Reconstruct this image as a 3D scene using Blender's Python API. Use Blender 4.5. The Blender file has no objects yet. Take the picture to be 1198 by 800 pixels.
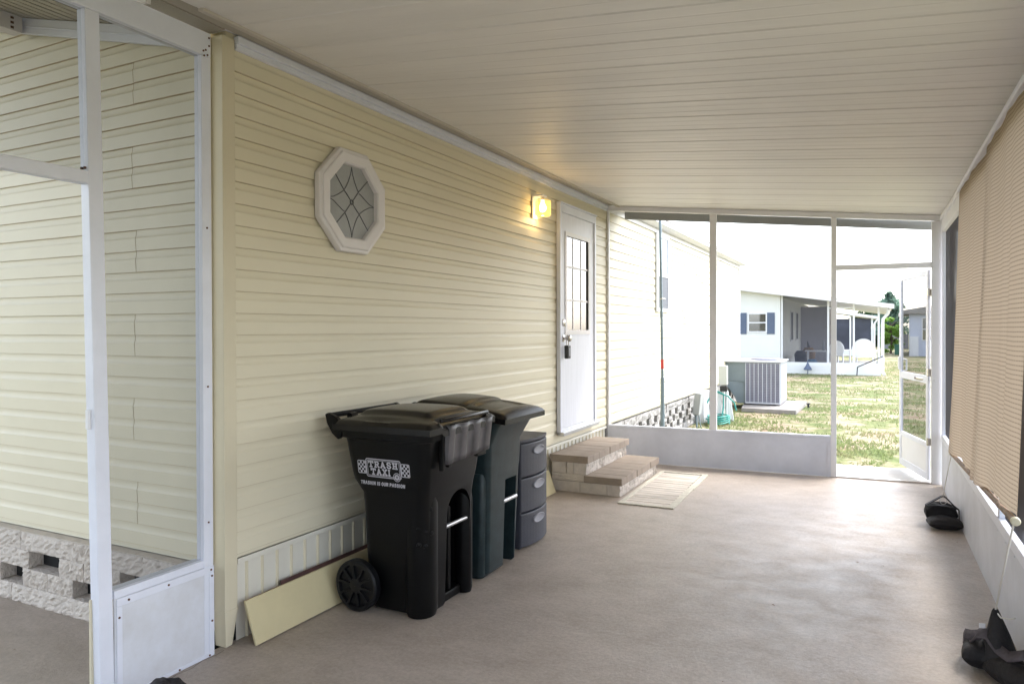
import bpy, bmesh, math, random
import numpy as np
from math import radians, sin, cos, pi
from mathutils import Matrix, Vector
random.seed(7); rng = np.random.default_rng(7)
S = bpy.context.scene
COL = S.collection

# ------------------------------------------------------------ camera
yaw, pit, rol = radians(26.8), radians(-.43), 0.0025
fw = Vector((-sin(yaw)*cos(pit), cos(yaw)*cos(pit), sin(pit)))
r0 = Vector((cos(yaw), sin(yaw), 0)); u0 = r0.cross(fw)
rr = (r0*cos(rol) - u0*sin(rol)).normalized(); uu = rr.cross(fw)
cd = bpy.data.cameras.new('camera'); cam = bpy.data.objects.new('camera', cd); COL.objects.link(cam)
M = Matrix((rr, uu, -fw)).transposed().to_4x4(); M.translation = Vector((2.64, 0, 1.45)); cam.matrix_world = M
cd.sensor_width = 36; cd.lens = 25.333; cd.shift_y = -.0071; cd.clip_start = .05; cd.clip_end = 2000
S.camera = cam

# ------------------------------------------------------------ world, sun, exposure
SUN_EL, SUN_AZ = radians(52), radians(38)        # azimuth measured from +Y towards +X
W = bpy.data.worlds.new('World'); S.world = W; W.use_nodes = True
nt = W.node_tree; nt.nodes.clear()
sky = nt.nodes.new('ShaderNodeTexSky'); sky.sky_type = 'NISHITA'; sky.sun_disc = False
sky.sun_elevation = SUN_EL; sky.sun_rotation = SUN_AZ; sky.dust_density = 2.2; sky.air_density = 1.0; sky.ozone_density = 1
hs = nt.nodes.new('ShaderNodeHueSaturation'); hs.inputs['Saturation'].default_value = .5
bg = nt.nodes.new('ShaderNodeBackground'); bg.inputs['Strength'].default_value = .15
wo = nt.nodes.new('ShaderNodeOutputWorld')
nt.links.new(sky.outputs[0], hs.inputs['Color']); nt.links.new(hs.outputs[0], bg.inputs[0]); nt.links.new(bg.outputs[0], wo.inputs[0])
sd = bpy.data.lights.new('sun', 'SUN'); sd.energy = .6; sd.angle = radians(18); sd.color = (1, .97, .92)
sun = bpy.data.objects.new('sun', sd); COL.objects.link(sun)
sv = Vector((cos(SUN_EL)*sin(SUN_AZ), cos(SUN_EL)*cos(SUN_AZ), sin(SUN_EL)))
sun.rotation_euler = sv.to_track_quat('Z', 'Y').to_euler()
S.view_settings.view_transform = 'Standard'; S.view_settings.look = 'None'; S.view_settings.gamma = 1
S.view_settings.exposure = 2.65
try:
    S.cycles.max_bounces = 14; S.cycles.diffuse_bounces = 7; S.cycles.transparent_max_bounces = 16
except Exception: pass

# ------------------------------------------------------------ materials
MATS = {}
def mat(name, col, rough=.6, var=.0, vscale=3., bump=0., bscale=60., spec=.5, metal=0., stretch=None, coat=0., bdist=.01, col2=None):
    """procedural principled: base colour varied by noise, noise bump"""
    if name in MATS: return MATS[name]
    m = bpy.data.materials.new(name); m.use_nodes = True; MATS[name] = m
    n = m.node_tree.nodes; l = m.node_tree.links; b = n['Principled BSDF']
    b.inputs['Roughness'].default_value = rough; b.inputs['Metallic'].default_value = metal
    b.inputs['Specular IOR Level'].default_value = spec; b.inputs['Coat Weight'].default_value = coat
    b.inputs['Coat Roughness'].default_value = .3
    b.inputs['Base Color'].default_value = (*col, 1)
    tc = n.new('ShaderNodeTexCoord'); mp = n.new('ShaderNodeMapping'); l.new(tc.outputs['Object'], mp.inputs[0])
    if stretch: mp.inputs['Scale'].default_value = stretch
    if var > 0 or col2:
        t = n.new('ShaderNodeTexNoise'); t.inputs['Scale'].default_value = vscale; t.inputs['Detail'].default_value = 8; t.inputs['Roughness'].default_value = .62
        l.new(mp.outputs[0], t.inputs['Vector'])
        r = n.new('ShaderNodeValToRGB'); r.color_ramp.elements[0].position = .33; r.color_ramp.elements[1].position = .67
        c2 = col2 or tuple(c*(1-var) for c in col)
        r.color_ramp.elements[0].color = (*c2, 1); r.color_ramp.elements[1].color = (*[min(1, c*(1+var*.6)) for c in col], 1)
        l.new(t.outputs[0], r.inputs[0]); l.new(r.outputs[0], b.inputs['Base Color'])
    if bump > 0:
        t2 = n.new('ShaderNodeTexNoise'); t2.inputs['Scale'].default_value = bscale; t2.inputs['Detail'].default_value = 6
        l.new(mp.outputs[0], t2.inputs['Vector'])
        bp = n.new('ShaderNodeBump'); bp.inputs['Strength'].default_value = bump; bp.inputs['Distance'].default_value = bdist
        l.new(t2.outputs[0], bp.inputs['Height']); l.new(bp.outputs[0], b.inputs['Normal'])
    return m

def screen_mat(name, col, k):
    """insect screen: open share falls as it is seen more obliquely"""
    m = bpy.data.materials.new(name); m.use_nodes = True; MATS[name] = m
    n = m.node_tree.nodes; l = m.node_tree.links; n.clear()
    out = n.new('ShaderNodeOutputMaterial'); g = n.new('ShaderNodeNewGeometry')
    dot = n.new('ShaderNodeVectorMath'); dot.operation = 'DOT_PRODUCT'
    l.new(g.outputs['Incoming'], dot.inputs[0]); l.new(g.outputs['Normal'], dot.inputs[1])
    ab = n.new('ShaderNodeMath'); ab.operation = 'ABSOLUTE'; l.new(dot.outputs['Value'], ab.inputs[0])
    dv = n.new('ShaderNodeMath'); dv.operation = 'DIVIDE'; dv.inputs[0].default_value = k; dv.use_clamp = True; l.new(ab.outputs[0], dv.inputs[1])
    tr = n.new('ShaderNodeBsdfTransparent'); df = n.new('ShaderNodeBsdfDiffuse'); df.inputs[0].default_value = (*col, 1)
    nz = n.new('ShaderNodeTexNoise'); nz.inputs['Scale'].default_value = 3; nz.inputs['Detail'].default_value = 5
    mr = n.new('ShaderNodeMapRange'); mr.inputs[3].default_value = .88; mr.inputs[4].default_value = 1.12
    l.new(nz.outputs[0], mr.inputs[0])
    mu = n.new('ShaderNodeMath'); mu.operation = 'MULTIPLY'; mu.use_clamp = True
    l.new(dv.outputs[0], mu.inputs[0]); l.new(mr.outputs[0], mu.inputs[1])
    mx = n.new('ShaderNodeMixShader'); l.new(mu.outputs[0], mx.inputs[0]); l.new(tr.outputs[0], mx.inputs[1]); l.new(df.outputs[0], mx.inputs[2])
    l.new(mx.outputs[0], out.inputs[0]); return m

def glass_mat(name, tint, rough=.03):
    m = mat(name, tint, rough, spec=.6); return m

def emit_mat(name, col, st):
    m = bpy.data.materials.new(name); m.use_nodes = True; MATS[name] = m
    b = m.node_tree.nodes['Principled BSDF']; b.inputs['Emission Color'].default_value = (*col, 1); b.inputs['Emission Strength'].default_value = st
    b.inputs['Base Color'].default_value = (*col, 1); return m

SIDING = mat('cream_siding', (.70, .645, .49), .48, var=.05, vscale=1.1, bump=.25, bscale=2.2, stretch=(1, .5, 1), bdist=.010)
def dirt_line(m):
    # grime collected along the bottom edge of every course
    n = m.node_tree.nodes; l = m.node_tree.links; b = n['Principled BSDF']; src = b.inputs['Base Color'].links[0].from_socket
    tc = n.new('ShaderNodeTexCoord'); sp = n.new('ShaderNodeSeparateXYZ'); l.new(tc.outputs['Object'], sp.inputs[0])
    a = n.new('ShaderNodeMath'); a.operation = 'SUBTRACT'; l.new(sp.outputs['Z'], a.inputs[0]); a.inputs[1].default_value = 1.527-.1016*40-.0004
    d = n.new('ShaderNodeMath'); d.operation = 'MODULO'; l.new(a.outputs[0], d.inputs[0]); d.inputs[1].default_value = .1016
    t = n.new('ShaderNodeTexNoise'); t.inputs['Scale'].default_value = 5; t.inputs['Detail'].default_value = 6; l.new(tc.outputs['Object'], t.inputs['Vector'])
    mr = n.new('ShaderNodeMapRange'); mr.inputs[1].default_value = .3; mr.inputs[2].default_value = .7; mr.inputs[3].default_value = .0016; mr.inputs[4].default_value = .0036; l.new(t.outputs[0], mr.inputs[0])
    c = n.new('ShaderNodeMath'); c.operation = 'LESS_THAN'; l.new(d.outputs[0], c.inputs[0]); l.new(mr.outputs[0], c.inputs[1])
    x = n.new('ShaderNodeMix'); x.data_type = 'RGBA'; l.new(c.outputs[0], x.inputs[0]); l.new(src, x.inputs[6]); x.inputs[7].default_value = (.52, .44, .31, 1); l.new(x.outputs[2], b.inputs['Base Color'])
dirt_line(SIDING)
TRIMC = mat('cream_trim', (.64, .58, .43), .5, var=.05, vscale=2, bump=.15, bscale=6)
SKIRT = mat('pale_skirting', (.70, .67, .58), .5, var=.06, vscale=3)
WHITE = mat('white_aluminium', (.72, .74, .82), .42, var=.05, vscale=5, bump=.1, bscale=12)
WHITE2 = mat('white_paint', (.75, .75, .77), .5, var=.03, vscale=4)
KICK = mat('kick_panel_white', (.64, .66, .73), .5, var=.10, vscale=3.5, bump=.15, bscale=8)
RUST = mat('rusty_screw', (.12, .05, .03), .8, var=.3, vscale=60)
CEIL = mat('ceiling_aluminium', (.735, .71, .68), .46, var=.07, vscale=2.2, bump=.3, bscale=9, stretch=(.35, 2.5, 1), bdist=.004)
FLASH = mat('flashing', (.50, .46, .40), .5, var=.10, vscale=6)
SCREEN = screen_mat('insect_screen', (.055, .055, .06), .16)
SCREEND = screen_mat('dense_screen', (.08, .08, .078), .28)
SCREENR = screen_mat('privacy_screen', (.12, .12, .135), .18)
DARK = mat('dark_void', (.012, .012, .012), .9)
BLACKP = mat('black_plastic', (.004, .004, .0042), .38, spec=.17, var=.25, vscale=14, bump=.25, bscale=220, bdist=.002)
LIDP = mat('faded_black_lid', (.008, .0075, .0078), .27, spec=.32, var=.3, vscale=7, bump=.2, bscale=160, bdist=.002)
LIPP = mat('grey_ribbed_lip', (.075, .07, .075), .42, var=.35, vscale=9)
GREENP = mat('dark_green_plastic', (.017, .030, .033), .42, spec=.35, var=.3, vscale=16, bump=.3, bscale=200, bdist=.002)
CARTP = mat('grey_blue_plastic', (.045, .048, .064), .5, var=.15, vscale=8, bump=.15, bscale=120)
HANDP = mat('light_grey_plastic', (.24, .24, .27), .5, var=.05)
ZINC = mat('zinc_bar', (.55, .55, .56), .35, metal=.8, var=.1, vscale=20)
LOGO = mat('logo_print', (.50, .49, .54), .6, var=.12, vscale=40)
CONC = mat('split_block', (.60, .54, .48), .92, var=.12, vscale=25, bump=1., bscale=70, bdist=.010)
OBLK = mat('weathered_block', (.36, .345, .33), .95, var=.3, vscale=14, bump=1., bscale=50, bdist=.012)
CONCS = mat('smooth_block', (.58, .52, .45), .9, var=.12, vscale=14, bump=.3, bscale=60)
PAVER = mat('tan_paver', (.30, .245, .195), .85, var=.14, vscale=8, bump=.3, bscale=80, bdist=.005)
WOODW = mat('weathered_mat', (.66, .60, .53), .85, var=.35, vscale=2.2, stretch=(.6, 8, 1), bump=.4, bscale=40)
MATEDGE = mat('mat_border', (.60, .57, .48), .9, var=.15, vscale=18, bump=.4, bscale=60)
BOARD = mat('yellow_board', (.60, .52, .31), .55, var=.07, vscale=4, bump=.1, bscale=10)
WOOD = mat('raw_wood', (.42, .28, .18), .8, var=.2, vscale=20)
DWOOD = mat('dark_wood', (.08, .035, .03), .7, var=.3, vscale=20)
BAG = mat('black_nylon', (.014, .012, .014), .72, var=.4, vscale=20, bump=.7, bscale=45, bdist=.01)
BAGL = mat('faded_nylon', (.085, .072, .082), .8, var=.3, vscale=15, bump=.6, bscale=40, bdist=.01)
CORD = mat('white_cord', (.62, .60, .56), .8)
PALE = mat('pale_plastic', (.62, .58, .44), .5)
CHROME = mat('chrome', (.5, .47, .44), .25, metal=.9)
BLKMET = mat('black_lock', (.02, .02, .022), .4)
DOORW = mat('door_white', (.70, .71, .77), .45, var=.07, vscale=7, stretch=(6, 6, .35), bump=.25, bscale=30, bdist=.003)
GLASSD = mat('dark_glass', (.03, .034, .04), .03, spec=.5)
GLASSD.node_tree.nodes['Principled BSDF'].inputs['IOR'].default_value = 3.2
GLASSF = mat('frosted_glass', (.33, .34, .34), .3, var=.1, vscale=4, spec=.4, bump=.3, bscale=30)
LEAD = mat('lead_came', (.085, .09, .10), .4)
FRAMEPK = mat('window_frame_paint', (.72, .69, .69), .45, var=.03)
ROOFS = mat('shingle_roof', (.30, .28, .26), .9, var=.2, vscale=6)
SIDEW = mat('white_siding', (.78, .78, .76), .5, var=.03, vscale=2)
SLATE = mat('slate_blue', (.10, .13, .20), .55, var=.06)
ACG = mat('ac_grey', (.36, .38, .43), .45, metal=.1, var=.07, vscale=4)
ACT = mat('ac_teal', (.21, .26, .29), .5, var=.12, vscale=3)
ACV = mat('ac_louvre', (.20, .20, .26), .5, var=.1, vscale=8)
ACTOP = mat('ac_top', (.66, .68, .73), .5)
STEELP = mat('painted_pole', (.20, .26, .29), .4, var=.1, vscale=10)
RED = mat('red_tape', (.6, .05, .04), .6)
HOSE = mat('green_hose', (.02, .26, .22), .5, var=.1)
GBIN = mat('far_green_plastic', (.04, .15, .10), .5, var=.1)
PLASTW = mat('white_resin', (.80, .80, .82), .5, var=.03)
DKSTUFF = mat('dark_clutter', (.05, .05, .06), .8, var=.4, vscale=8)
BLUET = mat('blue_tub', (.10, .25, .40), .6)
BRNT = mat('brown_pot', (.2, .12, .06), .8)
BARK = mat('bark', (.12, .09, .07), .9, var=.3, vscale=12, bump=.6, bscale=20)
LEAFB = mat('conifer_leaf', (.16, .25, .19), .7, var=.5, vscale=1.6)
LEAFG = mat('bright_leaf', (.25, .42, .08), .6, var=.45, vscale=1.8)
LEAFD = mat('dark_leaf', (.035, .07, .03), .7, var=.5, vscale=1.2)

# shade fabric: woven stripes, translucent
def shade_mat():
    m = bpy.data.materials.new('woven_shade'); m.use_nodes = True; n = m.node_tree.nodes; l = m.node_tree.links; n.clear()
    out = n.new('ShaderNodeOutputMaterial'); tc = n.new('ShaderNodeTexCoord'); sx = n.new('ShaderNodeSeparateXYZ'); l.new(tc.outputs['Object'], sx.inputs[0])
    nz = n.new('ShaderNodeTexNoise'); nz.inputs['Scale'].default_value = 6; nz.inputs['Detail'].default_value = 4; l.new(tc.outputs['Object'], nz.inputs['Vector'])
    def wave(o, f, wob):
        a = n.new('ShaderNodeMath'); a.operation = 'MULTIPLY_ADD'; l.new(nz.outputs[0], a.inputs[0]); a.inputs[1].default_value = wob; l.new(o, a.inputs[2])
        b = n.new('ShaderNodeMath'); b.operation = 'MULTIPLY'; b.inputs[1].default_value = f; l.new(a.outputs[0], b.inputs[0])
        c = n.new('ShaderNodeMath'); c.operation = 'SINE'; l.new(b.outputs[0], c.inputs[0]); return c.outputs[0]
    w1 = wave(sx.outputs['Z'], 2*pi/.0185, .004); w2 = wave(sx.outputs['Y'], 2*pi/.028, .0)
    r1 = n.new('ShaderNodeMapRange'); r1.inputs[1].default_value = .35; r1.inputs[2].default_value = .95; l.new(w1, r1.inputs[0])
    r2 = n.new('ShaderNodeMapRange'); r2.inputs[1].default_value = -.6; r2.inputs[2].default_value = .9; r2.inputs[3].default_value = .7; l.new(w2, r2.inputs[0])
    mm = n.new('ShaderNodeMath'); mm.operation = 'MULTIPLY'; l.new(r1.outputs[0], mm.inputs[0]); l.new(r2.outputs[0], mm.inputs[1])
    mx = n.new('ShaderNodeMix'); mx.data_type = 'RGBA'; l.new(mm.outputs[0], mx.inputs[0])
    mx.inputs[6].default_value = (.43, .35, .27, 1); mx.inputs[7].default_value = (.25, .195, .15, 1)
    d = n.new('ShaderNodeBsdfDiffuse'); t = n.new('ShaderNodeBsdfTranslucent'); l.new(mx.outputs[2], d.inputs[0]); l.new(mx.outputs[2], t.inputs[0])
    ms = n.new('ShaderNodeMixShader'); ms.inputs[0].default_value = .42; l.new(d.outputs[0], ms.inputs[1]); l.new(t.outputs[0], ms.inputs[2])
    l.new(ms.outputs[0], out.inputs[0]); return m
SHADEM = shade_mat()

# floor: painted concrete with worn patches, stains and hairline cracks, patchy gloss
def floor_mat():
    m = bpy.data.materials.new('porch_concrete'); m.use_nodes = True; n = m.node_tree.nodes; l = m.node_tree.links; b = n['Principled BSDF']
    tc = n.new('ShaderNodeTexCoord')
    def noise(sc, det=8, ro=.6, st=(1, 1, 1), dist=0):
        mp = n.new('ShaderNodeMapping'); mp.inputs['Scale'].default_value = st; l.new(tc.outputs['Object'], mp.inputs[0])
        t = n.new('ShaderNodeTexNoise'); t.inputs['Scale'].default_value = sc; t.inputs['Detail'].default_value = det; t.inputs['Roughness'].default_value = ro
        t.inputs['Distortion'].default_value = dist; l.new(mp.outputs[0], t.inputs['Vector']); return t.outputs[0]
    def ramp(o, p0, p1, c0, c1):
        r = n.new('ShaderNodeValToRGB'); e = r.color_ramp.elements; e[0].position = p0; e[1].position = p1; e[0].color = (*c0, 1); e[1].color = (*c1, 1); l.new(o, r.inputs[0]); return r.outputs[0]
    def mix(f, a, c, mode='MIX'):
        x = n.new('ShaderNodeMix'); x.data_type = 'RGBA'; x.blend_type = mode
        if isinstance(f, float): x.inputs[0].default_value = f
        else: l.new(f, x.inputs[0])
        for i, v in ((6, a), (7, c)):
            if isinstance(v, tuple): x.inputs[i].default_value = (*v, 1)
            else: l.new(v, x.inputs[i])
        return x.outputs[2]
    big = ramp(noise(3.2, 12, .76, (.8, 1.1, 1), .3), .34, .68, (.345, .288, .238), (.465, .40, .345))
    spk = ramp(noise(48, 6, .8), .35, .65, (.78,)*3, (1.14,)*3)
    col = mix(.8, big, spk, 'MULTIPLY')
    stn = ramp(noise(2.6, 10, .75, (1, 1.3, 1), .8), .60, .72, (0,)*3, (1,)*3)
    col = mix(stn, col, (.30, .245, .205))
    st2 = ramp(noise(5.5, 8, .7, (1, 1.5, 1), .5), .685, .74, (0,)*3, (.5,)*3)
    col = mix(st2, col, (.20, .15, .09))
    l.new(col, b.inputs['Base Color'])
    ro = ramp(noise(5.5, 12, .75, (.8, 1.1, 1), .2), .38, .64, (.37,)*3, (.57,)*3); l.new(ro, b.inputs['Roughness'])
    b.inputs['Specular IOR Level'].default_value = .55
    bp = n.new('ShaderNodeBump'); bp.inputs['Strength'].default_value = .8; bp.inputs['Distance'].default_value = .004
    l.new(noise(38, 10, .8), bp.inputs['Height']); l.new(bp.outputs[0], b.inputs['Normal']); return m
FLOOR = floor_mat()
def lawn_mat():
    m = bpy.data.materials.new('sandy_lawn'); m.use_nodes = True; n = m.node_tree.nodes; l = m.node_tree.links; b = n['Principled BSDF']; b.inputs['Roughness'].default_value = .95
    b.inputs['Specular IOR Level'].default_value = .1
    tc = n.new('ShaderNodeTexCoord')
    def N(sc, d=8, r=.65):
        t = n.new('ShaderNodeTexNoise'); t.inputs['Scale'].default_value = sc; t.inputs['Detail'].default_value = d; t.inputs['Roughness'].default_value = r; l.new(tc.outputs['Object'], t.inputs['Vector']); return t.outputs[0]
    r = n.new('ShaderNodeValToRGB'); e = r.color_ramp.elements; e[0].position = .32; e[0].color = (.24, .175, .12, 1); e[1].position = .68; e[1].color = (.105, .155, .055, 1)
    k = e.new(.44); k.color = (.36, .30, .23, 1); k = e.new(.53); k.color = (.19, .205, .10, 1); l.new(N(1.3), r.inputs[0])
    r2 = n.new('ShaderNodeValToRGB'); r2.color_ramp.elements[0].position = .35; r2.color_ramp.elements[1].position = .65; r2.color_ramp.elements[0].color = (.65, .65, .6, 1); r2.color_ramp.elements[1].color = (1.15, 1.15, 1.1, 1); l.new(N(14), r2.inputs[0])
    x = n.new('ShaderNodeMix'); x.data_type = 'RGBA'; x.blend_type = 'MULTIPLY'; x.inputs[0].default_value = 1; l.new(r.outputs[0], x.inputs[6]); l.new(r2.outputs[0], x.inputs[7])
    l.new(x.outputs[2], b.inputs['Base Color'])
    bp = n.new('ShaderNodeBump'); bp.inputs['Strength'].default_value = .8; bp.inputs['Distance'].default_value = .03; l.new(N(25), bp.inputs['Height']); l.new(bp.outputs[0], b.inputs['Normal']); return m
LAWN = lawn_mat()
PATHM = mat('pale_concrete', (.50, .48, .45), .9, var=.12, vscale=4, bump=.3, bscale=60)
GRASSM = mat('grass_blades', (.14, .21, .07), .8, var=.3, vscale=1.6, col2=(.30, .27, .16))

# ------------------------------------------------------------ mesh helpers
class MB:
    def __init__(s): s.v = []; s.f = []
    def add(s, vs, fs, m=None):
        o = len(s.v)
        for p in vs:
            p = Vector(p)
            if m is not None: p = m @ p
            s.v.append(tuple(p))
        s.f += [tuple(o+i for i in f) for f in fs]; return s
    def box(s, x0, x1, y0, y1, z0, z1, m=None):
        return s.add([(x0,y0,z0),(x1,y0,z0),(x1,y1,z0),(x0,y1,z0),(x0,y0,z1),(x1,y0,z1),(x1,y1,z1),(x0,y1,z1)],
              [(0,3,2,1),(4,5,6,7),(0,1,5,4),(1,2,6,5),(2,3,7,6),(3,0,4,7)], m)
    def prism(s, poly, a, b, axis, m=None):
        """2-D polygon extruded along axis (x: poly is y,z; y: poly is x,z; z: poly is x,y)"""
        def P(p, t): return (t, p[0], p[1]) if axis == 'x' else ((p[0], t, p[1]) if axis == 'y' else (p[0], p[1], t))
        n = len(poly); vs = [P(p, a) for p in poly]+[P(p, b) for p in poly]
        fs = [tuple(range(n)), tuple(range(2*n-1, n-1, -1))]+[(i, i+n, (i+1) % n+n, (i+1) % n) for i in range(n)]
        return s.add(vs, fs, m)
    def loft(s, rings, cap=True, m=None):
        n = len(rings[0]); vs = [p for r in rings for p in r]; fs = []
        for k in range(len(rings)-1):
            for i in range(n):
                j = (i+1) % n; fs.append((k*n+i, k*n+j, (k+1)*n+j, (k+1)*n+i))
        if cap: fs += [tuple(range(n-1, -1, -1)), tuple((len(rings)-1)*n+i for i in range(n))]
        return s.add(vs, fs, m)
    def tube(s, pts, r, n=10, m=None, cap=True):
        pts = [Vector(p) for p in pts]; rings = []
        rs = r if isinstance(r, (list, tuple)) else [r]*len(pts)
        prev = None
        for i, p in enumerate(pts):
            d = (pts[min(i+1, len(pts)-1)]-pts[max(i-1, 0)]).normalized()
            if prev is None: a = d.orthogonal().normalized()
            else: a = (prev-d*prev.dot(d)).normalized()
            prev = a; b = d.cross(a)
            rings.append([tuple(p+(a*cos(2*pi*k/n)+b*sin(2*pi*k/n))*rs[i]) for k in range(n)])
        return s.loft(rings, cap, m)
    def grid(s, fn, nu, nv, m=None):
        vs = [fn(i/nu, j/nv) for j in range(nv+1) for i in range(nu+1)]; w = nu+1
        return s.add(vs, [(j*w+i, j*w+i+1, (j+1)*w+i+1, (j+1)*w+i) for j in range(nv) for i in range(nu)], m)
    def build(s, name, material, parent=None, bevel=0, smooth=False, local=False, seg=2, solid=0, fix=True):
        me = bpy.data.meshes.new(name); off = Vector((0, 0, 0))
        if parent is not None and not local: off = world_loc(parent)
        me.from_pydata([tuple(Vector(v)-off) for v in s.v], [], s.f); me.validate()
        if fix:
            bm = bmesh.new(); bm.from_mesh(me); bmesh.ops.recalc_face_normals(bm, faces=bm.faces); bm.to_mesh(me); bm.free()
        o = bpy.data.objects.new(name, me); me.materials.append(material); COL.objects.link(o)
        if parent is not None: o.parent = parent
        if smooth:
            for p in me.polygons: p.use_smooth = True
            try: me.set_sharp_from_angle(angle=radians(38))
            except Exception: pass
        if solid: q = o.modifiers.new('solid', 'SOLIDIFY'); q.thickness = solid; q.offset = 0
        if bevel: q = o.modifiers.new('bevel', 'BEVEL'); q.width = bevel; q.segments = seg; q.limit_method = 'ANGLE'; q.angle_limit = radians(35)
        return o
def world_loc(o):
    v = Vector((0, 0, 0))
    while o is not None: v += o.location; o = o.parent
    return v
def empty(name, loc, label, cat, group=None, rz=0):
    o = bpy.data.objects.new(name, None); COL.objects.link(o); o.location = loc; o.rotation_euler.z = rz; o.empty_display_size = .1
    o['label'] = label; o['category'] = cat
    if group: o['group'] = group
    return o
def tag(o, label=None, cat=None, group=None, kind=None):
    for k, v in (('label', label), ('category', cat), ('group', group), ('kind', kind)):
        if v: o[k] = v
    return o
def rrect(x0, x1, y0, y1, r, z, n=5):
    out = []
    for cx, cy, a0 in ((x1-r, y1-r, 0), (x0+r, y1-r, 90), (x0+r, y0+r, 180), (x1-r, y0+r, 270)):
        for k in range(n+1):
            a = radians(a0+90*k/n); out.append((cx+r*cos(a), cy+r*sin(a), z))
    return out
def cut(o, cutters):
    for c in cutters:
        q = o.modifiers.new('cut', 'BOOLEAN'); q.operation = 'DIFFERENCE'; q.object = c; q.solver = 'EXACT'
    dg = bpy.context.evaluated_depsgraph_get(); dg.update()
    me = bpy.data.meshes.new_from_object(o.evaluated_get(dg)); o.modifiers.clear(); o.data = me
    for c in cutters: bpy.data.objects.remove(c)
    return o

# ------------------------------------------------------------ setting: ground, floor, path
E_ = MB()
vs, fs = [], []
MB().add([(-400,-400,-.1),(400,-400,-.1),(400,700,-.1),(-400,700,-.1)], [(0,1,2,3)]).build('ground', LAWN)['kind'] = 'structure'
def sheet_with_base(name, x0, x1, y0, y1, z0, z1, m):
    o = MB().box(x0, x1, y0, y1, z0, z1).build(name, m, bevel=.006); o['kind'] = 'structure'; return o
def endy(x): return 7.54+.062*x
fl = MB(); fl.prism([(-4.5,-4),(3.3,-4),(3.3,endy(3.3)+.03),(-.04,endy(0)+.03),(-.04,2.3),(-4.5,2.3)], -.14, 0, 'z')
fl.build('floor', FLOOR)['kind'] = 'structure'
pt = MB(); pt.prism([(1.7,endy(1.7)+.034),(4.6,endy(4.6)+.034),(4.6,8.66),(1.7,8.56)], -.13, -.022, 'z')
pt.build('path', PATHM, bevel=.008)['kind'] = 'structure'

# ------------------------------------------------------------ the house
H = empty('mobile_home', (0, 2.4, 0), 'long cream vinyl sided mobile home with white back door and octagonal window', 'house')
CO = .1016; ZREF = 1.527           # course height, a butt line
def course_profile(zb):
    """(depth, z) from butt bottom to top of one dutch-lap course; depth 0 is the butt, negative is inward"""
    h = CO
    return [(-.0115, zb+.0001), (0, zb+.0006), (-.0004, zb+.004), (-.0022, zb+h*.615), (-.0030, zb+h*.625), (-.0052, zb+h*.665), (-.0072, zb+h*.715), (-.0086, zb+h*.78), (-.0094, zb+h*.86), (-.0097, zb+h*1.0)]
SEAMS = None
def siding(mb, z0, z1, along0, along1, place, seams=None):
    """place(t, depth, z) -> world point; seams(k) -> list of t positions for panel pair k"""
    kmin = int(math.floor((z0-ZREF)/CO))-1; kmax = int(math.ceil((z1-ZREF)/CO))
    for k in range(kmin, kmax+1):
        zb = ZREF+k*CO
        if zb+CO <= z0+.002 or zb >= z1-.002: continue
        pr = [(d, min(max(z, z0), z1)) for d, z in course_profile(zb)]
        cuts = sorted(t for t in (seams((k+100)//2) if seams else []) if along0+.05 < t < along1-.05)
        segs = []; a = along0
        for t in cuts: segs.append((a, t)); a = t-.02
        # the far piece of every seam laps over, so its edge faces the corner
        segs.append((a, along1))
        for i, (a, b) in enumerate(segs):
            lift = .0 if i > 0 or len(segs) == 1 else -.0018
            nseg = max(1, int(abs(b-a)/.5)); w = len(pr); vs = []
            for q in range(nseg+1):
                t = a+(b-a)*q/nseg
                last = (q == 0 and i > 0); ext = .0035 if last else 0
                for d, z in pr:
                    jog = (.012 if (z-zb) > CO*.6 else 0) if last else 0
                    vs.append(place(t-jog, d+lift+ext, z))
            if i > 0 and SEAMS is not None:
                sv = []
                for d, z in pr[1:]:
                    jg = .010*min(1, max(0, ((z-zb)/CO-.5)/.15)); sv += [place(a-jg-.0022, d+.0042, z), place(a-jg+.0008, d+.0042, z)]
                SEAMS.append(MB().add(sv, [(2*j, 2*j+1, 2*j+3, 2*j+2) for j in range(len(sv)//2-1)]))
            if i > 0: # returned end of the overlapping piece
                vs = [place(a-(.012 if (z-zb) > CO*.6 else 0)-.0003, -.013, z) for d, z in pr]+vs; nseg += 1
            mb.add(vs, [(q*w+j, (q+1)*w+j, (q+1)*w+j+1, q*w+j+1) for q in range(nseg) for j in range(w-1)])
px = lambda t, d, z: (d, t, z)
rs = random.Random(3)
sm = MB(); siding(sm, .392, 2.742, 2.40, 16.12, px, lambda k: [9.9+rs.random()*5 if k % 3 else 12.0])
sm.build('long_wall', SIDING, H, fix=False)
MB().box(-.20, -.016, 2.36, 16.12, .385, 2.95).build('wall_core', TRIMC, H)
MB().box(-.20, -.05, 2.42, 7.6, -.1, .384).build('skirting_core', DARK, H)
# facing -Y: depth goes towards +Y
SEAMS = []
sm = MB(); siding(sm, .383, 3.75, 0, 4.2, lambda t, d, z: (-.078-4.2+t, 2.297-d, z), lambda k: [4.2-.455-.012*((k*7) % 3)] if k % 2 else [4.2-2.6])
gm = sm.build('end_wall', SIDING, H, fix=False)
for q_ in SEAMS: q_.build('seam_shadow_strip', mat('seam_shadow', (.25, .20, .12), .8), H, fix=False)  # dark strips paint in the shadow gap at each siding lap
MB().box(-4.3, -.203, 2.312, 2.5, .380, 3.8).build('end_wall_core', SIDING, H)
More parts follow.
